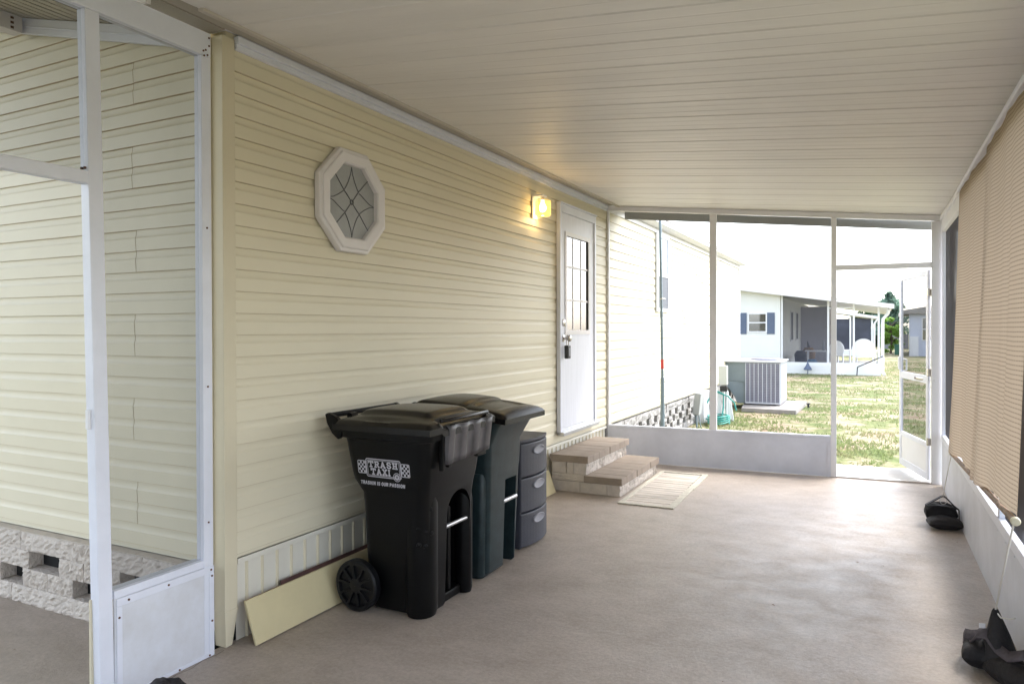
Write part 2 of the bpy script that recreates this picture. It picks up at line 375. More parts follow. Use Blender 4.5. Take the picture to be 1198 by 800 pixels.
# corner column, tapering boot at its foot
cb = MB(); cb.box(-.076, .001, 2.326, 2.398, .16, 2.785); cb.box(-.076, -.068, 2.30, 2.326, .385, 2.785)
cb.build('corner_post', TRIMC, H, bevel=.003)
cb = MB(); a = [(-.078, 2.324), (.003, 2.324), (.003, 2.400), (-.078, 2.400)]; b_ = [(-.070, 2.332), (-.002, 2.332), (-.006, 2.372), (-.070, 2.372)]
cb.loft([[(x, y, .002) for x, y in b_], [(x, y, .168) for x, y in a]]); cb.build('corner_boot', TRIMC, H, bevel=.002)
# vinyl skirting: wide boards with raised battens
sk = MB(); y = 2.41; 
prof = []
while y < 7.50:
    prof += [(y, -.024), (y+.0985, -.024)]; y += .0985
w = len(prof); sk.add([(d, yy, z) for z in (.002, .372) for yy, d in prof], [(i, i+1, w+i+1, w+i) for i in range(w-1)])
sk.build('skirting', SKIRT, H, fix=False)
sk = MB(); y = 2.475
while y < 7.5: sk.prism([(-.026, y-.010), (-.0235, y-.010), (-.015, y-.004), (-.015, y+.002), (-.0235, y+.004), (-.026, y+.004)], .002, .366, 'z'); y += .0975
sk.build('skirting_battens', TRIMC, H)
MB().box(-.024, .004, 2.40, 7.52, .366, .391).build('skirting_channel', SKIRT, H, bevel=.002)
# eave trim inside the carport and the outside eave
t = MB(); t.box(-.012, .012, 2.402, 7.53, 2.742, 2.768); t.box(-.012, .022, 2.402, 7.53, 2.7685, 2.803); t.build('eave_trim', WHITE, H, bevel=.003)
t = MB(); t.box(-.01, .08, 7.90, 16.15, 2.80, 2.83); t.build('soffit', WHITE2, H)
t = MB(); t.prism([(.08, 2.795), (.14, 2.825), (.14, 2.885), (.08, 2.890)], 7.90, 16.15, 'y'); t.box(-.012, .012, 7.6, 16.12, 2.742, 2.798); t.build('gutter', WHITE2, H, bevel=.004)
MB().box(-.015, .018, 16.06, 16.14, .38, 2.8).build('corner_trim', WHITE2, H, bevel=.003)
t = MB(); t.prism([(.14, 2.905), (-2.2, 3.45), (-4.6, 2.90), (-4.6, 2.84), (-2.2, 3.39), (.14, 2.891)], 8.20, 16.2, 'y')
t.prism([(-.24, 2.93), (-4.0, 3.82), (-8., 2.93), (-8., 2.87), (-4.0, 3.76), (-.24, 2.87)], 1.94, 8.199, 'y'); t.build('roof', ROOFS, H)
# raking soffit over the end wall: grooved perforated panels, fascia and frieze board
SL = -.236
def rakez(x): return 2.828+SL*(x+.2)
so = MB(); x = -.08; pr = []
while x > -3.2: pr += [(x, 0), (x-.070, 0), (x-.073, .012), (x-.084, .012), (x-.087, 0)]; x -= .0875
w = len(pr); so.add([(xx, yy, rakez(xx)+d) for yy in (1.97, 2.297) for xx, d in pr], [(i, i+1, w+i+1, w+i) for i in range(w-1)])
m_so = bpy.data.materials.new('perforated_soffit'); m_so.use_nodes = True; MATS['ps'] = m_so
def perf(m, c0, c1, sc):
    n = m.node_tree.nodes; l = m.node_tree.links; b = n['Principled BSDF']; tc = n.new('ShaderNodeTexCoord'); v = n.new('ShaderNodeTexVoronoi'); v.inputs['Scale'].default_value = sc; v.inputs['Randomness'].default_value = 0
    l.new(tc.outputs['Object'], v.inputs['Vector']); r = n.new('ShaderNodeValToRGB'); r.color_ramp.elements[0].position = .26; r.color_ramp.elements[1].position = .33
    r.color_ramp.elements[0].color = (*c0, 1); r.color_ramp.elements[1].color = (*c1, 1); l.new(v.outputs['Distance'], r.inputs[0]); l.new(r.outputs[0], b.inputs['Base Color']); b.inputs['Roughness'].default_value = .6
perf(m_so, (.10, .09, .07), (.46, .42, .34), 130)
so.build('perforated_soffit', m_so, H, fix=False)
def rake_beam(z_lo, z_hi, y0, y1, x0=-.078, x1=-3.2):
    b = MB(); b.add([(x, y, rakez(x)+z) for x in (x0, x1) for y in (y0, y1) for z in (z_lo, z_hi)], [(0,1,3,2),(4,6,7,5),(0,4,5,1),(2,3,7,6),(0,2,6,4),(1,5,7,3)]); return b
b = rake_beam(-.085, -.003, 2.262, 2.284); b2 = rake_beam(-.052, -.044, 2.256, 2.2615); b.v += [v for v in b2.v]; b.f += [tuple(i+8 for i in f) for f in b2.f]
b.build('frieze_board', WHITE, H, bevel=.002)
rake_beam(-.005, .11, 1.945, 1.969, 0.0).build('rake_fascia', FRAMEPK, H)
# split-face block foundation under the end wall, with vent openings
def block_mesh(mb, x0, x1, y0, y1, z0, z1, rough=.0042, face='-y', n=(18, 7)):
    """block whose face is chipped rough"""
    nx, nz = n; sd_ = rng.normal(0, 1, (nz+1, nx+1))*rough
    sd_[0, :] = np.abs(sd_[0, :])*.6+.002; sd_[-1, :] = np.abs(sd_[-1, :])*.6+.002; sd_[:, 0] = np.abs(sd_[:, 0])*.6+.003; sd_[:, -1] = np.abs(sd_[:, -1])*.6+.003
    if face == '-y':
        P = lambda i, j, back=False: (x0+(x1-x0)*i/nx, y1 if back else y0+sd_[j, i], z0+(z1-z0)*j/nz)
    else:   # +x : x1 is the face, i runs along y
        P = lambda i, j, back=False: (x0 if back else x1-sd_[j, i], y0+(y1-y0)*i/nx, z0+(z1-z0)*j/nz)
    vs = [P(i, j) for j in range(nz+1) for i in range(nx+1)]; w = nx+1
    fs = [(j*w+i, j*w+i+1, (j+1)*w+i+1, (j+1)*w+i) for j in range(nz) for i in range(nx)]
    o = len(vs); vs += [P(0, 0, True), P(nx, 0, True), P(nx, nz, True), P(0, nz, True)]
    fs += [tuple([o, o+1]+[i for i in range(nx, -1, -1)]), tuple([o+3]+[nz*w+i for i in range(nx+1)]+[o+2]), tuple([o]+[j*w for j in range(nz+1)]+[o+3]), tuple([o+1, o+2]+[j*w+nx for j in range(nz, -1, -1)]), (o, o+3, o+2, o+1)]
    mb.add(vs, fs)
st = MB(); hc = .0945
def row(z, spans): 
    for a, b in spans: block_mesh(st, a+.002, b-.002, 2.235+rng.random()*.006, 2.324, z+.001, z+hc-.001)
row(0, [(-3.4,-2.9),(-2.9,-2.4),(-2.4,-1.93),(-1.93,-1.52),(-1.52,-1.08),(-1.08,-.66),(-.66,-.25),(-.25,-.08)])
row(hc, [(-3.4,-2.6),(-2.4,-1.98),(-1.80,-1.62),(-1.42,-1.2),(-1.2,-.99),(-.80,-.5),(-.35,-.08)])
row(2*hc, [(-3.2,-2.5),(-2.3,-1.75),(-1.75,-1.37),(-1.10,-.90),(-.90,-.62),(-.47,-.08)])
row(3*hc, [(-3.4,-2.9),(-2.9,-2.4),(-2.4,-1.93),(-1.93,-1.44),(-1.44,-.99),(-.99,-.84),(-.84,-.45),(-.45,-.08)])
st.build('block_foundation', CONC, H, fix=True)
MB().box(-3.4, -.08, 2.243, 2.33, .3785, .3825).build('foundation_cap', CONCS, H)
MB().box(-3.6, -.08, 2.326, 2.43, .0, .375).build('vent_void', DARK, H)
# exterior foundation along the long wall (chequered vents)
st = MB(); 
for r_ in range(5):
    y = 7.66+(.13 if r_ % 2 else 0)
    while y < 16.0:
        L = .20+rng.random()*.07
        if not (r_ in (1, 2, 3) and rng.random() < .0): block_mesh(st, -.16, -.012+rng.random()*.012, y, min(y+L, 16.05), -.1+r_*.0955, -.1+(r_+1)*.0955-.002, face='+x', n=(4, 3), rough=.01)
        y += L+(.15 if r_ in (1, 2, 3) else .008)
st.build('outer_foundation', OBLK, H, fix=True)
MB().box(-.5, -.165, 7.6, 16.0, -.1, .38).build('crawl_space', DARK, H)
# octagonal window
def octring(cy, cz, R, x): return [(x, cy+R*cos(radians(22.5+45*k)), cz+R*sin(radians(22.5+45*k))) for k in range(8)]
OW = empty('o', (0, 0, 0), 'x', 'x'); bpy.data.objects.remove(OW)
cy, cz, R = 3.207, 2.163, .2835/cos(radians(22.5))
w = MB(); prof = [(R, .002), (R, .030), (R*.985, .036), (R*.93, .038), (R*.92, .046), (R*.90, .048), (R*.745, .044), (R*.715, .036), (R*.705, .012)]
rings = [octring(cy, cz, a, b) for a, b in prof]; w.loft(rings, cap=False)
wf = w.build('octagonal_window', FRAMEPK, H)
g = MB(); g.add(octring(cy, cz, R*.712, .014), [tuple(range(8))]); g.build('pane', GLASSF, wf)
ld = MB(); Ri = R*.705
def lead(pts, r=.0024): ld.tube([(.0155, cy+a*Ri, cz+b*Ri) for a, b in pts], r, 6)
for k in range(4):
    a = radians(90*k); c_, s_ = cos(a), sin(a); rot = lambda p: (p[0]*c_-p[1]*s_, p[0]*s_+p[1]*c_)
    lead([rot(p) for p in ((.0, .91), (-.04, .72), (-.13, .52), (-.20, .40), (-.30, .27), (-.20, .20), (-.08, .08))] if k % 2 == 0 else [rot(p) for p in ((.0, .91), (-.05, .72), (-.17, .50), (-.25, .36), (-.27, .30))])
    lead([rot(p) for p in ((.0, .91), (.04, .72), (.13, .52), (.20, .40), (.27, .30))])
    lead([rot(p) for p in ((.05, .05), (.27, .30), (.67, .67))])
lead([(.055*cos(t*pi/6), .055*sin(t*pi/6)) for t in range(13)], .004)
ld.build('leading', LEAD, wf, smooth=True)
# back door
D0, D1, DZ0, DZ1 = 6.14, 7.10, .475, 2.615
f_ = MB(); 
f_.box(.0, .040, D0, D0+.045, DZ0, DZ1); f_.box(.0, .040, D1-.045, D1, DZ0, DZ1); f_.box(.0, .040, D0+.0455, D1-.0455, DZ1-.075, DZ1); f_.box(.0, .052, D0-.003, D1+.003, DZ1+.001, DZ1+.016)
DR = f_.build('door', WHITE, H, bevel=.004)
sl = MB(); ry0, ry1, rz0, rz1 = 6.29, 6.92, 1.41, 2.36
a0, a1, b0, b1 = D0+.0475, D1-.0475, DZ0+.05, DZ1-.078
for (y0, y1, z0, z1) in ((a0, ry0, b0, b1), (ry1, a1, b0, b1), (ry0, ry1, b0, rz0), (ry0, ry1, rz1, b1)): sl.box(.004, .026, y0, y1, z0, z1)
sl.build('door_leaf', DOORW, DR)
th = MB(); th.box(.0, .075, D0, D1, DZ0-.012, DZ0+.02); th.box(.0, .035, D0+.046, D1-.046, DZ0+.021, DZ0+.047); th.build('threshold', ZINC, DR, bevel=.003)
fr = MB()
for (y0, y1, z0, z1) in ((ry0-.012, ry0+.03, rz0-.012, rz1+.012), (ry1-.03, ry1+.012, rz0-.012, rz1+.012), (ry0+.0305, ry1-.0305, rz0-.012, rz0+.03), (ry0+.0305, ry1-.0305, rz1-.03, rz1+.012)): fr.box(.0265, .034, y0, y1, z0, z1)
for k in (1, 2):
    yy = ry0+(ry1-ry0)*k/3; fr.box(.0185, .0225, yy-.009, yy+.009, rz0+.036, rz1-.036)
    zz = rz0+(rz1-rz0)*k/3; fr.box(.0228, .0255, ry0+.036, ry1-.036, zz-.009, zz+.009)
fr.build('door_grille', FRAMEPK, DR, bevel=.003)
MB().box(.008, .018, ry0+.001, ry1-.001, rz0+.001, rz1-.001).build('door_pane', GLASSD, DR)
kn = MB()
def disc(mb, c, ax, r, h, n=20, prof=None):
    pr = prof or [(0, r), (h, r)]
    rings = []
    for d, q in pr:
        ring = []
        for k in range(n):
            a, b = q*cos(2*pi*k/n), q*sin(2*pi*k/n)
            ring.append((c[0]+d, c[1]+a, c[2]+b) if ax == 'x' else ((c[0]+a, c[1]+d, c[2]+b) if ax == 'y' else (c[0]+a, c[1]+b, c[2]+d)))
        rings.append(ring)
    mb.loft(rings)
disc(kn, (.026, 6.235, 1.51), 'x', .032, .02, prof=[(0, .034), (.014, .032), (.02, .02)]); kn.build('deadbolt', CHROME, DR, smooth=True)
kn = MB(); disc(kn, (.026, 6.235, 1.365), 'x', .03, .02, prof=[(0, .034), (.008, .032), (.012, .014), (.04, .013), (.05, .026), (.065, .031), (.078, .027), (.083, .012)]); kn.build('door_knob', CHROME, DR, smooth=True)
# house window on the outer stretch
wm = MB(); y0, y1, z0, z1 = 9.50, 10.12, 1.68, 2.74
for (a, b, c, d) in ((y0, y0+.05, z0, z1), (y1-.05, y1, z0, z1), (y0+.05, y1-.05, z0, z0+.05), (y0+.05, y1-.05, z1-.05, z1), (y0+.05, y1-.05, 2.16, 2.20)): wm.box(.0, .03, a, b, c, d)
HW = wm.build('window', WHITE2, H, bevel=.004)
MB().box(.0, .012, y0+.05, y1-.05, 2.20, z1-.05).build('window_pane', glass_mat('pale_pane', (.55, .6, .68), .1), HW)
MB().box(.0, .022, y0+.05, y1-.05, z0+.05, 2.16).build('window_screen', mat('window_screen_grey', (.13, .14, .16), .7), HW)

# ------------------------------------------------------------ carport
C = empty('screened_carport', (1.6, 3, 0), 'white aluminium screened carport with ribbed ceiling, kick panels and open screen door', 'carport')
RS = -.0968
def rz(x): return 2.7995+RS*x
cm = MB(); prof = []; y = -3.6+.04
k = 0
while y < 8.05:
    for dy, dp in ((.0, .0036), (.095, .0012), (.192, .0014)):
        w_ = .0042 if dp > .003 else .003
        yy = y+dy; prof += [(yy-w_*2.4, 0), (yy-w_*.8, dp), (yy+w_*.8, dp), (yy+w_*2.4, -.001 if dp > .003 else 0)]
    y += .2925; k += 1
xs = np.linspace(.12, 3.45, 12); w = len(prof)
cm.add([(x, yy, rz(x)+d+.0025*sin(x*5+yy*3)*0) for x in xs for yy, d in prof], [(i*w+j, i*w+j+1, (i+1)*w+j+1, (i+1)*w+j) for i in range(len(xs)-1) for j in range(w-1)])
cm.build('ceiling_panel', CEIL, C, fix=False)
t = MB(); t.add([(x, y, rz(x)+z) for x in (.12, 3.5) for y in (-3.6, 8.07) for z in (.014, .09)], [(0,1,3,2),(4,6,7,5),(0,4,5,1),(2,3,7,6),(0,2,6,4),(1,5,7,3)]); t.build('roof_skin', WHITE2, C)
# flashing between house eave and carport roof
m_fl = bpy.data.materials.new('perforated_flashing'); m_fl.use_nodes = True; perf(m_fl, (.14, .125, .10), (.42, .385, .33), 150)
t = MB(); t.add([(.0225, -3.6, 2.8045), (.118, -3.6, 2.806), (.118, 7.56, 2.806), (.0225, 7.56, 2.8045)], [(0,1,2,3)]); t.box(-.075, .02, -3.6, 2.325, 2.80, 2.815); t.build('flashing_strip', m_fl, C)
MB().box(-.10, .16, -3.6, 7.88, 2.816, 2.86).build('flashing_light_block', WHITE2, C)  # unseen opaque box added above the strip to stop light leaking in
t = MB(); t.prism([(.119, 2.806), (.119, 2.776), (.150, 2.772), (.153, 2.7845), (.125, 2.790)], 2.10, 7.55, 'y'); t.build('flashing_lip', FLASH, C, bevel=.0015)
# end wall (turned a little), built in its own frame: x along the wall, y out
EM = Matrix.Translation((0, 7.54, 0)) @ Matrix.Rotation(math.atan(.062), 4, 'Z')
def slope_box(mb, x0, x1, y0, y1, dz0, dz1, m):
    mb.add([(x, y, rz(x)+z) for x in (x0, x1) for y in (y0, y1) for z in (dz0, dz1)], [(0,1,3,2),(4,6,7,5),(0,4,5,1),(2,3,7,6),(0,2,6,4),(1,5,7,3)], m)
t = MB(); slope_box(t, .0, 3.20, -.005, .05, -.050, -.003, EM); slope_box(t, .0, 3.20, -.022, -.0055, -.012, -.0035, EM); t.build('end_beam', WHITE2, C, bevel=.002)
t = MB(); slope_box(t, .10, 3.45, .40, .425, -.085, -.001, EM); t.build('roof_fascia', mat('gutter_grey', (.30, .31, .31), .5, var=.05), C)
for x0, x1, zt, zb in ((.002, .022, rz(0)-.0505, .402), (1.098, 1.168, rz(1.13)-.055, .402), (2.252, 2.302, rz(2.28)-.052, .0015), (3.108, 3.198, rz(3.15)-.054, .0015)):
    MB().box(x0, x1, 0, .05, zb, zt, EM).build('end_post', WHITE2, C, bevel=.003)
t = MB(); t.box(2.3025, 3.1075, .004, .046, 2.015, 2.065, EM); t.build('door_header', WHITE2, C, bevel=.003)
t = MB(); t.box(.003, 2.2515, -.003, .053, .375, .4015, EM); t.build('end_sill', KICK, C, bevel=.003)
t = MB(); t.box(.003, 2.2515, .012, .020, .002, .3745, EM); t.box(.003, 2.2515, .004, .012, .348, .3745, EM); t.box(2.225, 2.2515, .004, .0118, .002, .3475, EM); t.build('kick_panel', KICK, C)
t = MB(); t.box(2.3025, 3.1075, -.005, .055, .0008, .014, EM); t.build('door_threshold', CHROME, C)
for a, b in ((.022, 1.098), (1.168, 2.252)):
    t = MB(); t.add([(a, .03, .40), (b, .03, .40), (b, .03, rz(b)-.051), (a, .03, rz(a)-.051)], [(0,1,2,3)], EM); t.build('screen', SCREEN, C)
t = MB(); t.add([(2.302, .03, 2.065), (3.108, .03, 2.065), (3.108, .03, rz(3.1)-.053), (2.302, .03, rz(2.3)-.053)], [(0,1,2,3)], EM); t.build('screen', SCREEN, C)
# open screen door, hinged on the right jamb, swung outward
hx = EM @ Vector((3.095, .06, 0)); fx = Vector((2.872, 8.665, 0)); dv = (fx-hx); dv.z = 0; DW = dv.length; ang = math.atan2(dv.y, dv.x)
DM = Matrix.Translation(hx) @ Matrix.Rotation(ang, 4, 'Z')
sdz0, sdz1 = .022, 2.00
t = MB(); fwid = .055
t.box(0, fwid, -.012, .012, sdz0, sdz1, DM); t.box(DW-fwid, DW, -.012, .012, sdz0, sdz1, DM)
for z0, z1 in ((sdz0, sdz0+.07), (.33, .375), (.93, 1.0), (sdz1-.055, sdz1)): t.box(fwid, DW-fwid, -.011, .011, z0, z1, DM)
SD = t.build('screen_door', WHITE, C, bevel=.003)
MB().box(fwid, DW-fwid, -.004, .004, sdz0+.07, .33, DM).build('door_kick_panel', WHITE2, SD)
for z0, z1 in ((.375, .93), (1.0, sdz1-.055)):
    t = MB(); t.add([(fwid, 0, z0), (DW-fwid, 0, z0), (DW-fwid, 0, z1), (fwid, 0, z1)], [(0,1,2,3)], DM); t.build('door_screen', SCREEN, SD)
t = MB(); t.box(DW-.05, DW-.015, .012, .03, 1.02, 1.15, DM); t.tube([DM @ Vector(p) for p in ((DW-.03, -.012, 1.0), (DW-.03, -.05, 1.01), (DW-.03, -.05, 1.12), (DW-.03, -.012, 1.13))], .008); t.build('door_handle', WHITE2, SD, smooth=True)
p0 = DM @ Vector((.30, .02, .965)); p1 = EM @ Vector((3.13, .0, .965)); pm = p1.lerp(p0, .55)
t = MB(); t.tube([p0, pm], .016); t.tube([pm, p1], .005); t.box(-.02, .02, -.012, .012, -.012, .012, Matrix.Translation(p0)); t.build('door_closer', CHROME, SD, smooth=True)
for z in (.35, 1.0, 1.75): MB().box(-.012, .02, -.016, .016, z, z+.07, DM).build('hinge', CHROME, SD)
# right side wall, splayed by a third of a degree
RM = Matrix.Translation((3.235, 0, 0)) @ Matrix.Rotation(math.atan(.0067), 4, 'Z')     # local: x out, y along
yE = 7.70
t = MB(); t.box(.0, .012, -3.5, yE, .002, .42, RM); t.build('side_kick_panel', KICK, C)
t = MB(); t.box(-.004, -.0003, -3.5, yE-.01, .404, .4195, RM)
for k in range(60):
    yy = yE-.15-k*.24
    if yy > -3: t.box(-.0065, -.0045, yy-.004, yy+.004, .409, .414, RM)
t.build('panel_edge_strip', KICK, C)
t = MB(); t.box(-.006, .065, -3.5, yE+.02, .4205, .475, RM); t.build('side_sill', WHITE, C, bevel=.003)
for yy in (7.66, 5.72, 4.42, 3.12, 1.82, .52, -.78, -2.08, -3.4):
    MB().box(0, .05, yy, yy+.05, .4755, 2.33, RM).build('side_post', WHITE, C, bevel=.003)
t = MB(); t.box(-.004, .055, -3.5, yE+.02, 2.331, 2.455, RM); t.box(-.02, -.0045, -3.5, yE, 2.44, 2.475, RM); t.build('side_beam', WHITE2, C, bevel=.003)
ys = (7.66, 5.77, 4.47, 3.17, 1.87, .57, -.73, -2.03, -3.35)
for i in range(len(ys)-1):
    t = MB(); a = ys[i+1]; b = ys[i] if i == 0 else ys[i]-.05
    a = ys[i+1]
    t.add([(.025, a, .4755), (.025, b, .4755), (.025, b, 2.331), (.025, a, 2.331)], [(0,1,2,3)], RM); t.build('screen', SCREENR, C)
# left (camera side of the house corner) screen wall with its door opening
t = MB(); t.box(-.045, .002, 2.212, 2.262, .0015, 2.655); t.build('corner_screen_post', WHITE, C, bevel=.003)
pm_ = MB(); b0_ = (1.738, 1.790); 
pm_.add([(x, y+(dy if z > 1 else 0), z) for z, dy in ((.0015, -.0), (2.655, -.045)) for x, y in ((-.045, 1.735), (.004, 1.735), (.004, 1.792), (-.045, 1.792))], [(3,2,1,0),(4,5,6,7),(0,1,5,4),(1,2,6,5),(2,3,7,6),(3,0,4,7)])
pm_.build('door_post', WHITE, C, bevel=.003)
t = MB(); t.box(-.045, -.036, 1.722, 1.7345, .0015, .42); t.build('post_trim', TRIMC, C)
t = MB(); t.box(-.047, .003, -3.4, 2.262, 2.656, 2.762); t.build('left_beam', WHITE, C, bevel=.003)
t = MB(); t.box(-.044, .002, .74, 1.703, 2.000, 2.048); t.build('left_door_header', WHITE, C, bevel=.003)
t = MB(); t.box(-.045, .002, .69, .738, .0015, 2.655); t.build('left_post', WHITE, C, bevel=.003)
t = MB(); t.box(-.060, .001, 1.7935, 2.2115, .405, .437); t.box(.0013, .006, 1.800, 2.262, .373, .403); t.box(.0013, .006, 1.800, 1.824, .02, .3725); t.box(.0013, .006, 2.236, 2.262, .02, .3725); t.box(.0013, .006, 1.800, 2.262, .003, .0195); t.build('left_sill', WHITE, C, bevel=.002)
t = MB(); t.box(-.006, .001, 1.7935, 2.2115, .003, .404); LK = t.build('left_kick_panel', mat('smudged_kick_panel', (.66, .68, .74), .5, var=.1, vscale=5, col2=(.58, .58, .60)), C)
def screw(y, z, x=.0062, r=.0045): t = MB(); disc(t, (x, y, z), 'x', r, .003, 8); t.build('screw', RUST, C)
for y, z in ((1.85, .388), (2.03, .388), (2.245, .388), (1.81, .33), (1.812, .03), (2.249, .36), (2.249, .16), (2.235, .011), (2.08, .011), (1.9, .011)): screw(y, z)
for y, z in ((2.222, 2.675), (2.234, 2.682), (2.226, 2.655), (2.243, 2.662), (2.252, 2.74), (2.252, 2.705), (2.236, 1.9), (2.236, 1.2), (2.236, .6)): screw(y, z, .0025)
for x, y, z in ((-.012, 1.696, 2.06), (-.03, 1.696, 2.06)): MB().box(x-.004, x+.004, y-.004, y+.012, z-.004, z+.004).build('screw', RUST, C)
for z in (3.035, 3.06, 3.085): MB().box(-1.3948, -1.392, 2.19, 2.205, z-.006, z+.006).build('screw', RUST, C)
t = MB(); t.add([(-.02, 1.79, .437), (-.02, 2.212, .437), (-.02, 2.212, 2.656), (-.02, 1.745, 2.656)], [(0,1,2,3)]); t.build('screen', SCREEND, C)
t = MB(); t.add([(-.02, .738, 2.048), (-.02, 1.70, 2.048), (-.02, 1.69, 2.656), (-.02, .738, 2.656)], [(0,1,2,3)]); t.build('screen', SCREEND, C)
t = MB(); t.add([(-.02, -3.4, .3), (-.02, .69, .3), (-.02, .69, 2.656), (-.02, -3.4, 2.656)], [(0,1,2,3)]); t.build('screen', SCREEND, C)
t = MB(); t.box(-.02, 0, -3.4, .689, .002, .3); t.build('left_kick_panel', KICK, C)
# bracket beam of the side porch, running toward the camera
t = MB(); t.box(-1.47, -1.395, -2, 2.25, 3.02, 3.105); t.build('side_porch_beam', FRAMEPK, C, bevel=.002)
MB().box(-.035, -.015, 1.705, 1.722, 1.075, 1.15).build('latch', WHITE2, C, bevel=.003)
# side porch roof
t = MB(); t.add([(x, y, rakez(x)+z+.03) for x in (-.06, -3.6) for y in (-3.4, 1.944) for z in (.0, .05)], [(0,1,3,2),(4,6,7,5),(0,4,5,1),(2,3,7,6),(0,2,6,4),(1,5,7,3)]); t.build('side_porch_roof', FLASH, C)
t = MB()
for yy in (-3.4, -1.6, .2, 2.0): t.box(-3.65, -3.58, yy, yy+.06, 0, 3.6)
t.build('side_porch_post', WHITE, C)
# rear wall of the carport behind the camera: unseen, mesh dense to cut light
t = MB(); t.box(0, 3.3, -3.50, -3.46, 0, .4); t.build('unseen_rear_kick_panel', KICK, C)
t = MB(); t.add([(0, -3.48, .4), (3.25, -3.48, .4), (3.25, -3.48, 2.5), (0, -3.48, 2.75)], [(0,1,2,3)]); t.build('screen', screen_mat('rear_dimming_screen', (.1, .1, .1), .5), C)  # unseen screen, mesh made denser to dim the interior

# ------------------------------------------------------------ wall lamp
L = empty('wall_lamp', (0, 5.65, 2.44), 'lit brass and white wall lamp beside the back door', 'lamp')
t = MB(); t.box(.002, .014, 5.60, 5.70, 2.40, 2.60); t.box(.014, .105, 5.605, 5.695, 2.585, 2.60); t.build('back_plate', WHITE2, L, bevel=.003)
t = MB(); t.tube([(.085, 5.65, 2.584), (.085, 5.65, 2.555)], .022, 14); t.build('socket', FRAMEPK, L, smooth=True)
gm_ = bpy.data.materials.new('amber_glass'); gm_.use_nodes = True; gb = gm_.node_tree.nodes['Principled BSDF']; gb.inputs['Base Color'].default_value = (1, .82, .45, 1); gb.inputs['Roughness'].default_value = .12
gb.inputs['Transmission Weight'].default_value = 1; gb.inputs['IOR'].default_value = 1.1; gb.inputs['Emission Color'].default_value = (1, .62, .16, 1); gb.inputs['Emission Strength'].default_value = .11
t = MB(); t.loft([rrect(.03, .145, 5.59, 5.71, .03, z) for z in (2.43, 2.555)], cap=False); t.loft([rrect(.045, .13, 5.605, 5.695, .025, 2.415), rrect(.03, .145, 5.59, 5.71, .03, 2.43)], cap=False); t.build('glass_shade', gm_, L, smooth=True)
t = MB()
t.loft([[(.085+r*cos(2*pi*k/12), 5.65+r*sin(2*pi*k/12), z) for k in range(12)] for r, z in ((.012, 2.554), (.014, 2.535), (.026, 2.505), (.029, 2.485), (.022, 2.462), (.006, 2.452))]); t.build('bulb', emit_mat('bulb_glow', (1, .74, .36), 1.6), L, smooth=True)
pl = bpy.data.lights.new('lamp_light', 'POINT'); pl.energy = .22; pl.color = (1, .70, .34); pl.shadow_soft_size = .035
po = bpy.data.objects.new('lamp_light', pl); COL.objects.link(po); po.location = Vector((.085, 5.65, 2.40))-Vector((0, 5.65, 2.44)); po.parent = L

# key lock box on the knob
K = empty('key_lock_box', (.075, 6.235, 1.18), 'small black key lock box hanging from the back door knob', 'lock box')
t = MB(); t.box(.05, .092, 6.20, 6.27, 1.175, 1.30); t.build('box_body', BLKMET, K, bevel=.008)
t = MB(); t.tube([(.07, 6.213, 1.295), (.07, 6.213, 1.36), (.07, 6.222, 1.385), (.07, 6.235, 1.393), (.07, 6.248, 1.385), (.07, 6.257, 1.36), (.07, 6.257, 1.295)], .005, 8); t.build('shackle', CHROME, K, smooth=True)
t = MB(); t.box(.0925, .096, 6.212, 6.258, 1.20, 1.275); t.build('key_pad', HANDP, K, bevel=.002)

# ------------------------------------------------------------ steps
ST = empty('block_steps', (.36, 6.53, 0), 'two block steps capped with tan pavers below the back door', 'steps')
def pavers(name, x0, x1, z0, z1, y0=5.935, y1=7.12, n=8):
    t = MB(); d = (y1-y0)/n
    for k in range(n):
        j = rng.normal(0, .0015); t.box(x0, x1+j, y0+k*d+.0015, y0+(k+1)*d-.0015, z0, z1+rng.normal(0, .001))
    t.build(name, PAVER, ST, bevel=.004)
def cours(x0, x1, z0, z1, y0=5.955, y1=7.10, cuts=None, left=True):
    t = MB(); cuts = cuts or [y0, 6.22, 6.38, 6.68, 6.99, y1]
    for a, b in zip(cuts[:-1], cuts[1:]): block_mesh(t, x1-.12, x1, a+.003, b-.003, z0+.002, z1-.002, face='+x', rough=.005, n=(12, 5))
    t.build('block_course', CONC, ST)
    t = MB(); xm = x0+(x1-x0)*.42
    for a, b in ((x0, xm), (xm, x1-.122)): block_mesh(t, a+.003, b-.003, y0-.002, y0+.13, z0+.003, z1-.003, face='-y', rough=.0016, n=(6, 3))
    t.build('block_side', CONCS, ST)
cours(.03, .675, .001, .100)
pavers('lower_tread', .345, .695, .1005, .163)
t = MB(); block_mesh(t, .03, .343, 5.949, 7.1, .102, .163, face='-y', rough=.0016); t.build('block_side', CONCS, ST)
cours(.03, .365, .1635, .266, cuts=[5.955, 6.06, 6.3, 6.44, 6.76, 6.98, 7.10])
pavers('upper_tread', .02, .385, .2665, .330)
